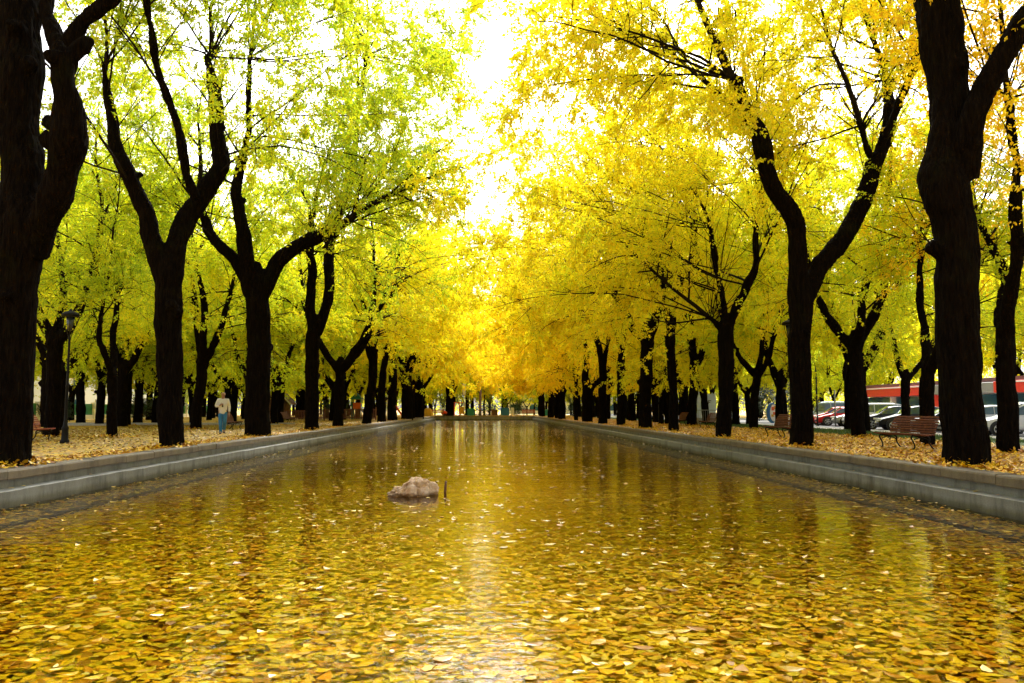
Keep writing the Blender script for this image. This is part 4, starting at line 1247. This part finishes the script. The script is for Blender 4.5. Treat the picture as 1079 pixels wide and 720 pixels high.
    mb = MB(); mb.box((-L / 2 - .03, 0, .50), (.02, .50, .11)); mb.build('number_plate', M['white'], r)
    return r


def paint(name, c, metal=0.0): return simple(name, c, 0.4, metal, var=0.04, coat=0.12, spec=0.3)
PNT = {'red': paint('red_car_paint', (0.70, 0.015, 0.02)), 'navy': paint('navy_car_paint', (0.008, 0.014, 0.035)), 'black': paint('black_car_paint', (0.008, 0.009, 0.011)),
       'silver': paint('silver_car_paint', (0.45, 0.46, 0.48), .3), 'white': paint('white_car_paint', (0.72, 0.74, 0.76)), 'maroon': paint('maroon_car_paint', (0.25, 0.012, 0.03)),
       'palevan': paint('pale_green_van_paint', (0.45, 0.60, 0.58))}
CZ = -.13
def car_px(u, Y, c, label, **kw):
    X = gx(u, Y)[0]
    car((X + 1.9, Y, CZ), kw.pop('rz', -.30), PNT[c], label, **kw)
car_px(1040, 37.5, 'white', 'white estate car at the right edge behind the orange leaved elm', L=4.6, H=1.62, W=1.85)
car_px(998, 41.2, 'silver', 'silver car hidden behind the near right trunk', L=4.3)
car_px(966, 44.2, 'navy', 'dark blue car seen to the right of the bench trunk')
car_px(930, 47.2, 'black', 'black hatchback with low nose directly behind the nearest bench')
car_px(908, 50.4, 'navy', 'dark hatchback with bright side glass, left of the black one')
car_px(893, 57.5, 'white', 'white boxy car with upright cabin behind the dark hatchbacks', H=1.7, van=True)
car_px(882, 58.8, 'silver', 'silver white car nosing out left of the forked elm')
car_px(864, 61.5, 'red', 'bright red car beside the thin grey post')
car_px(856, 64.5, 'red', 'second red car, mostly hidden by the large trunk')
car_px(853, 71.0, 'palevan', 'pale van behind the red cars', H=1.95, van=True, L=4.5)

# ------------------------------------------------------------------ red shop
sh_ = empty('shop', (37.0, 61, 0)); tag(sh_, 'low shop with red fascia and dark glass behind the parked cars', 'shop')
MB().box((4, 0, 1.55), (7.4, 30, 3.1)).build('wall', M['white'], sh_)
MB().box((4, 0, 3.28), (8.6, 31, .3)).build('roof', M['purple'], sh_)
for y0_, y1_ in ((3.5, 14.5), (-14.5, -5.0)):
    MB().box((-.1, (y0_ + y1_) / 2, 2.72), (.8, y1_ - y0_, .82)).build('fascia', M['red'], sh_, bevel=.03)
    MB().box((-.52, (y0_ + y1_) / 2, 3.05), (.05, y1_ - y0_ - 1.0, .10)).build('fascia_stripe', M['white'], sh_)
MB().box((-.1, -.75, 2.72), (.7, 8.4, .75)).build('canopy_panel', M['grey'], sh_, bevel=.03)
for yy in np.arange(-14.5, 11, 6.2):
    MB().box((.25, yy + 3.2, 1.2), (.1, 5.2, 2.1)).build('window', M['glassblue'], sh_)
    MB().box((.1, yy, 1.2), (.34, .45, 2.2)).build('column', M['white'], sh_, bevel=.03)
MB().box((.16, 4.0, 1.2), (.2, 2.6, 2.2)).build('door_panel', M['red'], sh_)

# ------------------------------------------------------------------ left: white building and green fence
wb = empty('apartment_building', (-52, 96, 0)); tag(wb, 'white building glimpsed between trunks on the far left', 'building')
MB().box((-6, 0, 3.3), (12, 90, 6.6)).build('wall', M['white'], wb)
MB().box((-6, 0, 6.8), (12.8, 91, .4)).build('roof', M['grey'], wb)
for yy in np.arange(-40, 42, 6.0):
    for zz in (1.7, 4.8):
        f = MB().box((.03, yy, zz), (.08, 2.2, 1.6)).build('window', M['grey'], wb)
        MB().box((.08, yy, zz), (.04, 1.95, 1.35)).build('pane', M['glassblue'], f)
fn = empty('garden_fence', (-47, 96, 0)); tag(fn, 'green mesh fence panels between white piers on the left', 'fence')
for yy in np.arange(-40, 44, 6.0):
    MB().box((0, yy, 1.0), (.45, .45, 2.0)).build('pier', M['white'], fn, bevel=.03)
    MB().box((0, yy + 3, 1.15), (.06, 5.4, 1.3)).build('panel', M['green'], fn)
MB().box((0, 2, .24), (.35, 84, .48)).build('base_wall', M['white'], fn)

# ------------------------------------------------------------------ pale blue panels, oval board, barrier
def board(u0, u1, top, base_v, Y, label, mat, wavy=True):
    a, b_ = gx(u0, Y), gx(u1, Y); t = at(u0, top, Y)[2]
    w = b_[0] - a[0]
    r = empty('advertising_panel', ((a[0] + b_[0]) / 2, Y, 0)); tag(r, label, 'panel', 'pale blue panels on the right')
    pts = [(-w / 2, .35), (w / 2, .35)]
    xs = np.linspace(w / 2, -w / 2, 9)
    for k, x in enumerate(xs): pts.append((x, t - (.28 * abs(math.sin(k * 1.7)) if wavy else 0)))
    MB().prism(pts, 1, -.12, .12).build('panel_face', mat, r)
    MB().box((0, 0, .2), (w * 1.02, .7, .4)).build('plinth', M['grey'], r, bevel=.03)
    return r
r_ = board(741, 754, 413, 439, 68, 'wide pale blue panel with a small dark mark, left of the straight trunk', M['panelblue'])
mb = MB(); mb.box((-.12, -.135, 1.75), (.06, .03, .32)); mb.box((.02, -.135, 1.88), (.22, .03, .06)); mb.box((-.02, -.135, 1.74), (.15, .03, .05)); mb.build('emblem', M['black'], r_)
board(734, 739, 410, 439, 70, 'narrow blue grey panel at the left end of the panels', M['panelblue'], False)
board(770, 776, 411, 439, 67, 'narrow white blue panel just right of the straight trunk', M['panelblue'], False)
p = gx(814, 66); r_ = empty('oval_board', (p[0], p[1], 0)); tag(r_, 'oval upright board with blue rim and coloured centre on the right lawn', 'sign board')
a = np.linspace(0, 2 * PI, 32, endpoint=False)
MB().prism(np.stack([.46 * np.cos(a), .85 + .85 * np.sin(a)], 1), 1, 0, .25).build('rim', M['blue'], r_, bevel=.02)
MB().prism(np.stack([.32 * np.cos(a) + .10, .84 + .70 * np.sin(a)], 1), 1, -.03, 0).build('face', M['white'], r_)
mb = MB(); mb.box((.02, -.045, 1.2), (.22, .03, .3)); mb.box((.12, -.045, .8), (.2, .03, .25)); mb.build('picture', M['orange'], r_)
mb = MB(); mb.box((.2, -.045, 1.3), (.14, .03, .3)); mb.box((-.02, -.045, .62), (.2, .03, .2)); mb.build('picture', M['yellow'], r_)
p = gx(748, 58); r_ = empty('crowd_barrier', (p[0], p[1], 0)); tag(r_, 'grey tubular crowd barrier in front of the pale blue panel', 'barrier')
mb = MB(); mb.tube([(-1, 0, .2), (-1, 0, 1.02), (-.95, 0, 1.08), (.95, 0, 1.08), (1, 0, 1.02), (1, 0, .2), (-1, 0, .2)], .025, 8); mb.build('frame', M['grey'], r_, smooth=True)
mb = MB()
for x in np.arange(-.85, .9, .17): mb.tube([(x, 0, .2), (x, 0, 1.07)], .010, 6)
mb.build('bar', M['grey'], r_, smooth=True)
for s in (-1, 1): MB().box((s * .8, 0, .02), (.06, .7, .035)).add([], []).build('foot', M['grey'], r_) if False else MB().box((s * .8, 0, .10), (.06, .6, .2)).build('foot', M['grey'], r_)

# ------------------------------------------------------------------ playground on the left and far end
p = gp(335, 442.5); Yf = p[1]
def fence(u0, u1, Y, h, label, mat):
    a, b_ = gx(u0, Y), gx(u1, Y); w = b_[0] - a[0]
    r = empty('playground_fence', ((a[0] + b_[0]) / 2, Y, 0)); tag(r, label, 'fence', 'playground fences')
    mb = MB()
    for x in np.arange(-w / 2 + .1, w / 2, .16): mb.box((x, 0, h * .52), (.09, .03, h * .82))
    mb.build('picket_panel', mat, r)
    for z in (.3, h * .85): MB().box((0, .04, z), (w, .05, .09)).build('rail', mat, r)
    for x in np.linspace(-w / 2, w / 2, max(2, int(w / 2.4))): MB().box((x, .05, h * .54), (.11, .11, h * 1.08)).build('post', mat, r)
fence(292, 342, 83, 1.15, 'purple brown picket fence left of the plain upright trunk', M['purple'])
fence(342, 396, 86, 1.3, 'darker picket fence right of the plain upright trunk', M['purple'])
p = gx(292, 95); hr = empty('playground_hut', (p[0], p[1], 0)); tag(hr, 'small wooden playground hut with steep pale edged gable roof', 'hut')
MB().box((0, 0, .9), (2.6, 2.4, 1.8)).build('wall', M['brownpole'], hr)
for s in (-1, 1):
    MB().box((s * .95, 0, 2.75), (.14, 3.0, 2.75), ry=-s * rad(43)).build('roof_panel', M['purple'], hr)
    MB().box((s * 1.0, -1.55, 2.72), (.16, .08, 2.85), ry=-s * rad(43)).build('barge_board', M['white'], hr)
MB().prism([(-1.3, 1.8), (1.3, 1.8), (0, 3.2)], 1, -1.15, 1.15).build('gable', M['brownpole'], hr)
p = gx(376, 92); r_ = empty('play_tower', (p[0], p[1], 0)); tag(r_, 'small play tower with orange panel, teal roof and blue slide', 'play equipment')
for x in (-.5, .5):
    for y in (-.5, .5): MB().box((x, y, 1.2), (.1, .1, 2.4)).build('post', M['teal'], r_)
MB().box((.1, -.55, 1.55), (.9, .06, .7)).build('panel', M['orange'], r_)
MB().prism([(-.75, 2.3), (.75, 2.3), (0, 3.0)], 1, -.75, .75).build('roof', M['teal'], r_)
MB().prism([(.4, 1.1), (.5, 1.2), (1.5, .25), (1.9, .2), (1.9, .1), (1.45, .12)], 1, -.35, .35).build('slide', M['blue'], r_)
MB().box((0, 0, 1.1), (1.1, 1.1, .08)).build('platform', M['brownpole'], r_)
p = gx(417, 100); r_ = empty('playground_slide', (p[0], p[1], 0)); tag(r_, 'orange red slide with white side behind the far left trunks', 'slide')
MB().prism([(-.7, 2.3), (-.5, 2.4), (.9, .45), (1.4, .35), (1.4, .2), (.8, .25)], 1, -.4, .4).build('chute', M['orange'], r_)
MB().box((-.85, 0, 1.5), (.5, .9, 2.9)).build('side_panel', M['white'], r_, bevel=.05)
MB().box((-.3, .0, .7), (.1, .7, 1.4)).build('leg', M['grey'], r_)
# beyond the pool end
p = gx(451, 139); r_ = MB().lathe([(1.15, 0), (1.0, .6), (.75, 1.15), (.4, 1.4), (0, 1.42)], n=4).build('covered_heap', M['yellow']); r_.location = (p[0], p[1], 0); r_.rotation_euler = (0, 0, .6)
tag(r_, 'yellow tarpaulin covered heap at the left corner of the pool', 'heap')
p = gx(468, 144); r_ = empty('spring_toy', (p[0], p[1], 0)); tag(r_, 'small red and white playground toy beside the broad far elm', 'play equipment')
MB().tube([(-.5, 0, .35), (0, 0, .7), (.5, 0, .5)], [.2, .35, .2], 10).build('body', M['red'], r_, smooth=True)
MB().tube([(-.1, 0, .6), (-.1, 0, 1.3), (-.12, 0, 1.5)], [.18, .16, .05], 8).build('head', M['white'], r_, smooth=True)
MB().lathe([(0, 0), (.2, 0), (.2, .4), (0, .4)], n=10).build('spring', M['black'], r_)
p = gx(484, 146); r_ = empty('climbing_frame', (p[0], p[1], 0)); tag(r_, 'red and yellow climbing frame behind the white board', 'play equipment')
for x in (-.9, .0, .9): MB().tube([(x, 0, 0), (x, 0, 2.5)], .08, 8).build('post', M['red'], r_)
MB().box((.45, 0, 1.0), (.8, .08, 1.3)).build('panel', M['yellow'], r_)
MB().box((0, 0, 2.4), (2.0, .1, .15)).build('beam', M['orange'], r_)
def bin_(u, Y, h, w, mat, label):
    p = gx(u, Y); r = empty('recycling_container', (p[0], p[1], 0)); tag(r, label, 'container', 'containers beyond the pool end')
    MB().box((0, 0, h * .45), (w, w * .9, h * .82)).build('body', mat, r, bevel=.08)
    MB().prism([(-w * .52, h * .86), (w * .52, h * .86), (w * .4, h), (-w * .4, h)], 1, -w * .48, w * .48).build('lid', mat, r)
bin_(496, 144, 1.35, 1.3, M['teal'], 'teal container left of the rusty pole at the far end')
bin_(532, 143, 1.5, 1.55, M['blue'], 'bright blue container in the middle of the far end')
bin_(521, 145, 1.2, 1.2, M['brownpole'], 'brown container left of the bright blue one')
bin_(540, 144, 1.5, .55, M['white'], 'slim white container right of the bright blue one')
bin_(578, 146, 1.2, 1.3, M['teal'], 'dark teal container near the far right corner of the pool')
fence(500, 517, 146, 1.2, 'short dark fence at the far end left of the containers', M['black'])

# far pale building behind the wood at the end
fb = empty('low_building', (16, 205, 0)); tag(fb, 'low pale building behind the wood beyond the far end', 'building')
MB().box((4, 4, 1.6), (30, 8, 3.2)).build('wall', M['white'], fb)
MB().box((4, 4, 3.35), (31, 9, .3)).build('roof', M['grey'], fb)
for x in np.arange(-8, 18, 5.0): MB().box((x, -.03, 1.7), (2.6, .1, 1.6)).build('window', M['glassblue'], fb)

# ------------------------------------------------------------------ walking man
def skin_mesh(name, joints, bones, mat, parent, levels=2, root=0):
    me = bpy.data.meshes.new(name)
    me.from_pydata([j[0] for j in joints], bones, [])
    o = link(bpy.data.objects.new(name, me))
    sk = o.modifiers.new('skin', 'SKIN'); sk.use_smooth_shade = True
    for k, j in enumerate(joints):
        rr = j[1]; rr = (rr, rr) if not isinstance(rr, tuple) else rr
        me.skin_vertices[0].data[k].radius = rr
        me.skin_vertices[0].data[k].use_root = (k == root)
    ss = o.modifiers.new('sub', 'SUBSURF'); ss.levels = levels; ss.render_levels = levels
    dg = bpy.context.evaluated_depsgraph_get()
    out = bpy.data.meshes.new_from_object(o.evaluated_get(dg))
    bpy.data.objects.remove(o)
    out.materials.clear(); out.materials.append(mat)
    out.polygons.foreach_set('use_smooth', np.ones(len(out.polygons), bool))
    return link(bpy.data.objects.new(name, out), parent)


M['skin'] = simple('skin', (0.36, 0.19, 0.125), 0.55, var=.1)
M['shirt'] = simple('pale_shirt', (0.74, 0.73, 0.76), 0.8, var=.1, scale=5, bump=.4)
M['jeans'] = simple('blue_jeans', (0.03, 0.18, 0.46), 0.8, var=.35, scale=4, bump=.3)
M['hair'] = simple('grey_hair', (0.06, 0.05, 0.045), 0.8)
pm = gp(234, 457.5)
man = empty('person', (pm[0], pm[1], 0), rad(18), 1.09)
tag(man, 'bald man in pale shirt and blue jeans walking on the leafy path', 'person')
# local frame: faces -y (towards the camera); x to his left seen from us = right
J, Bn = [], []
def jt(p, r, parent=None):
    J.append((p, r)); k = len(J) - 1
    if parent is not None: Bn.append((parent, k))
    return k
pel = jt((0, 0, .93), (.155, .115))
ab = jt((0, -.01, 1.12), (.15, .115), pel); ch = jt((0, .0, 1.32), (.17, .115), ab); up_ = jt((0, .01, 1.44), (.12, .085), ch)
nk = jt((0, -.005, 1.52), (.058, .06), up_); hd0 = jt((0, -.03, 1.60), (.070, .085), nk); hd1 = jt((0, -.02, 1.68), (.078, .098), hd0); hd2 = jt((0, -.01, 1.75), (.055, .07), hd1)
nose = jt((0, -.135, 1.635), .014, hd0)
for s in (-1, 1): jt((s * .088, -.005, 1.64), (.012, .02), hd1)
def arm(s, sh, el, wr, palm, fingers, thumb):
    a = jt(sh, .062, ch); b_ = jt(el, .047, a); c = jt(wr, .031, b_); d_ = jt(palm, (.040, .020), c)
    for fpts in fingers:
        q = d_
        for t, pnt in enumerate(fpts): q = jt(pnt, .0105 - .0012 * t, q)
    q = c
    for t, pnt in enumerate(thumb): q = jt(pnt, .0125 - .0015 * t, q)
# his right arm (our left, -x) bent, hand before the chest
arm(-1, (-.185, .0, 1.42), (-.27, -.03, 1.15), (-.10, -.25, 1.20), (-.055, -.29, 1.225),
    [[(-.03 + .0, -.335, 1.20 + .022 * k), (.005, -.345, 1.205 + .022 * k), (.015, -.318, 1.207 + .02 * k)] for k in range(4)],
    [(-.075, -.30, 1.275), (-.05, -.325, 1.295)])
# his left arm hanging
arm(1, (.185, .0, 1.42), (.245, .045, 1.14), (.255, -.03, .89), (.255, -.05, .82),
    [[(.262, -.085 + .022 * k, .765), (.256, -.09 + .022 * k, .725 + .004 * abs(k - 1)), (.246, -.087 + .022 * k, .695 + .006 * abs(k - 1))] for k in range(4)],
    [(.235, -.085, .835), (.232, -.10, .795)])
for s, kn, an, toe in ((-1, (-.075, -.13, .50), (-.055, -.18, .09), (-.075, -.37, .03)), (1, (.085, -.03, .50), (.075, .26, .20), (.085, .14, .055))):
    h = jt((s * .09, 0, .86), .095, pel); k_ = jt(kn, .062, h); a_ = jt(an, .042, k_); jt(toe, (.038, .026), a_)
skin_mesh('body', J, Bn, M['skin'], man)
# clothes as slightly larger shells along the same pose
JS, BS = [], []
def sj(p, r, parent=None):
    JS.append((p, r)); k = len(JS) - 1
    if parent is not None: BS.append((parent, k))
    return k
w0 = sj((0, 0, .80), (.172, .135)); w0b = sj((0, 0, .92), (.186, .148), w0); w0 = w0b; w1 = sj((0, -.01, 1.10), (.178, .145), w0); w2 = sj((0, 0, 1.30), (.198, .142), w1); w3 = sj((0, .01, 1.44), (.14, .10), w2); sj((0, .005, 1.50), (.075, .072), w3)
a = sj((-.195, 0, 1.415), .080, w2); b_ = sj((-.275, -.03, 1.15), .066, a); sj((-.125, -.225, 1.192), .047, b_)
a = sj((.195, 0, 1.415), .080, w2); b_ = sj((.25, .045, 1.14), .064, a); sj((.257, -.022, .915), .046, b_)
skin_mesh('shirt', JS, BS, M['shirt'], man)
JS, BS = [], []
t0 = sj((0, 0, 1.0), (.165, .13)); t1 = sj((0, 0, .90), (.180, .138), t0)
for s, kn, an in ((-1, (-.075, -.13, .50), (-.056, -.182, .10)), (1, (.085, -.03, .50), (.076, .25, .215))):
    h = sj((s * .095, 0, .83), .112, t1); k_ = sj(kn, .083, h); a_ = sj(an, .066, k_); sj((an[0], an[1] + .012, an[2] - .06), .066, a_)
skin_mesh('jeans', JS, BS, M['jeans'], man)
for an, toe in (((-.056, -.17, .055), (-.078, -.39, .035)), ((.076, .285, .165), (.087, .13, .045))):
    skin_mesh('shoe', [(an, (.045, .05)), (tuple((np.array(an) + np.array(toe)) / 2), (.048, .038)), (toe, (.045, .03))], [(0, 1), (1, 2)], M['black'], man)
# hair: a low fringe round the bald crown
mb = MB(); a = np.linspace(rad(20), rad(160), 12)
mb.tube(np.stack([.078 * np.cos(a), .082 * np.sin(a) - .02, np.full(12, 1.655)], 1), .022, 8); mb.build('hair', M['hair'], man, smooth=True)
for s in (-1, 1): MB().lathe([(0, -.008), (.008, -.004), (.009, 0), (.008, .004), (0, .008)], (s * .032, -.112, 1.662), 8).build('eye', M['black'], man)
MB().box((0, -.117, 1.585), (.046, .012, .010)).build('mouth', M['pink'], man)
hnd = MB().box((0, 0, 0), (.07, .04, .15)).build('phone', M['black'], bevel=.012)
hp = Matrix.Rotation(rad(18), 3, 'Z') @ Vector((-.02 * 1.02, -.315 * 1.02, 1.27 * 1.02))
hnd.location = (pm[0] + hp.x, pm[1] + hp.y, hp.z); hnd.rotation_euler = (rad(15), 0, rad(18))
tag(hnd, 'small dark hand held device at the chest of the walking man', 'device')

# low dark shrubs
def shrub(loc, r, h, label, grp):
    gg = np.random.default_rng(int(abs(loc[0] * 13 + loc[1] * 7)))
    root = empty('shrub', (loc[0], loc[1], 0)); tag(root, label, 'shrub', grp)
    n_ = 14
    a = gg.uniform(0, 6.28, n_); el = gg.uniform(.1, 1.0, n_)
    d_ = np.stack([np.sin(el) * np.cos(a), np.sin(el) * np.sin(a), np.cos(el)], 1)
    P = integrate(gg, np.zeros((n_, 3)) + gg.normal(0, .15, (n_, 3)) * [1, 1, 0], d_, gg.uniform(.7, 1.1, n_) * h, 7, .12, .1, .02)
    R = np.full((n_, 7), .02)
    Sh, RS = children(gg, P, R, 14, .1, (.4, 1.2), (.3 * r, .8 * r), 5)
    V, F_ = tubes_batch(P, R, 4)
    link(bpy.data.objects.new('stem', mesh_np('stem', V, [F_], M['twig'], True)), root)
    lv, lf = leaf_quads(gg, Sh, 26, (.09, .16))
    c = link(bpy.data.objects.new('foliage', mesh_np('foliage', lv, [lf], M['shrubleaf'])), root)
m, nt, out = new_mat('evergreen_leaf')
gN = N(nt, 'NewGeometry'); rp = ramp(nt, [(0, (0.012, 0.035, 0.012)), (1, (0.04, 0.085, 0.02))], gN.outputs['Random Per Island'])
bb = N(nt, 'BsdfPrincipled', Roughness=.5); nt.links.new(rp.outputs[0], bb.inputs['Base Color']); nt.links.new(bb.outputs[0], out.inputs[0]); M['shrubleaf'] = m
for u, Y, r, h, lab in ((830, 74, 2.2, 4.6, 'dark evergreen shrub right of the oval board'), (800, 80, 2.0, 4.2, 'dark evergreen shrub left of the oval board'),
                        (64, 66, 1.4, 2.0, 'dark bush behind the lamp post on the left'), (146, 84, 1.6, 2.8, 'dark bush behind the straight elm on the left'), (348, 100, 2.0, 2.8, 'dark bush behind the playground fence'),
                        (470, 152, 3.0, 5.0, 'tall green bush behind the broad far elm'), (604, 150, 3.0, 5.0, 'tall green bush behind the far right cluster'), (545, 158, 3.0, 3.6, 'wide green bush behind the blue container'), (515, 158, 2.6, 4.0, 'green bush behind the rusty pole')):
    p = gx(u, Y); shrub(p, r, h, lab, 'dark evergreen shrubs')

# ------------------------------------------------------------------ sky, sun, view
SUN_EL, SUN_AZ = rad(42), rad(8)       # azimuth from +Y towards +X
w = bpy.data.worlds.new('World'); S.world = w; w.use_nodes = True
nt = w.node_tree
for n_ in list(nt.nodes): nt.nodes.remove(n_)
out = nt.nodes.new('ShaderNodeOutputWorld'); bg = nt.nodes.new('ShaderNodeBackground')
sky = nt.nodes.new('ShaderNodeTexSky'); sky.sky_type = 'NISHITA'; sky.sun_disc = False
sky.sun_elevation = SUN_EL; sky.sun_rotation = SUN_AZ; sky.dust_density = 6.0; sky.air_density = 1.0; sky.ozone_density = 1.0
hs = nt.nodes.new('ShaderNodeHueSaturation'); hs.inputs['Saturation'].default_value = 0.18
nt.links.new(sky.outputs[0], hs.inputs['Color']); nt.links.new(hs.outputs[0], bg.inputs[0]); bg.inputs[1].default_value = 0.065
nt.links.new(bg.outputs[0], out.inputs[0])
sl = bpy.data.lights.new('sun', 'SUN'); sl.energy = 1.5; sl.angle = rad(24); sl.color = (1.0, 0.96, 0.90)
so = link(bpy.data.objects.new('sun', sl))
dirv = Vector((math.sin(SUN_AZ) * math.cos(SUN_EL), math.cos(SUN_AZ) * math.cos(SUN_EL), math.sin(SUN_EL)))
so.rotation_euler = dirv.to_track_quat('Z', 'Y').to_euler()
so.location = dirv * 100
S.view_settings.view_transform = 'Standard'
S.view_settings.look = 'None'
S.view_settings.exposure = 2.55
S.view_settings.gamma = 1.0
S.view_settings.use_curve_mapping = False
S.cycles.max_bounces = 16; S.cycles.diffuse_bounces = 12; S.cycles.glossy_bounces = 3; S.cycles.transmission_bounces = 12; S.cycles.transparent_max_bounces = 8
S.cycles.use_denoising = True
S.cycles.sample_clamp_indirect = 6.0
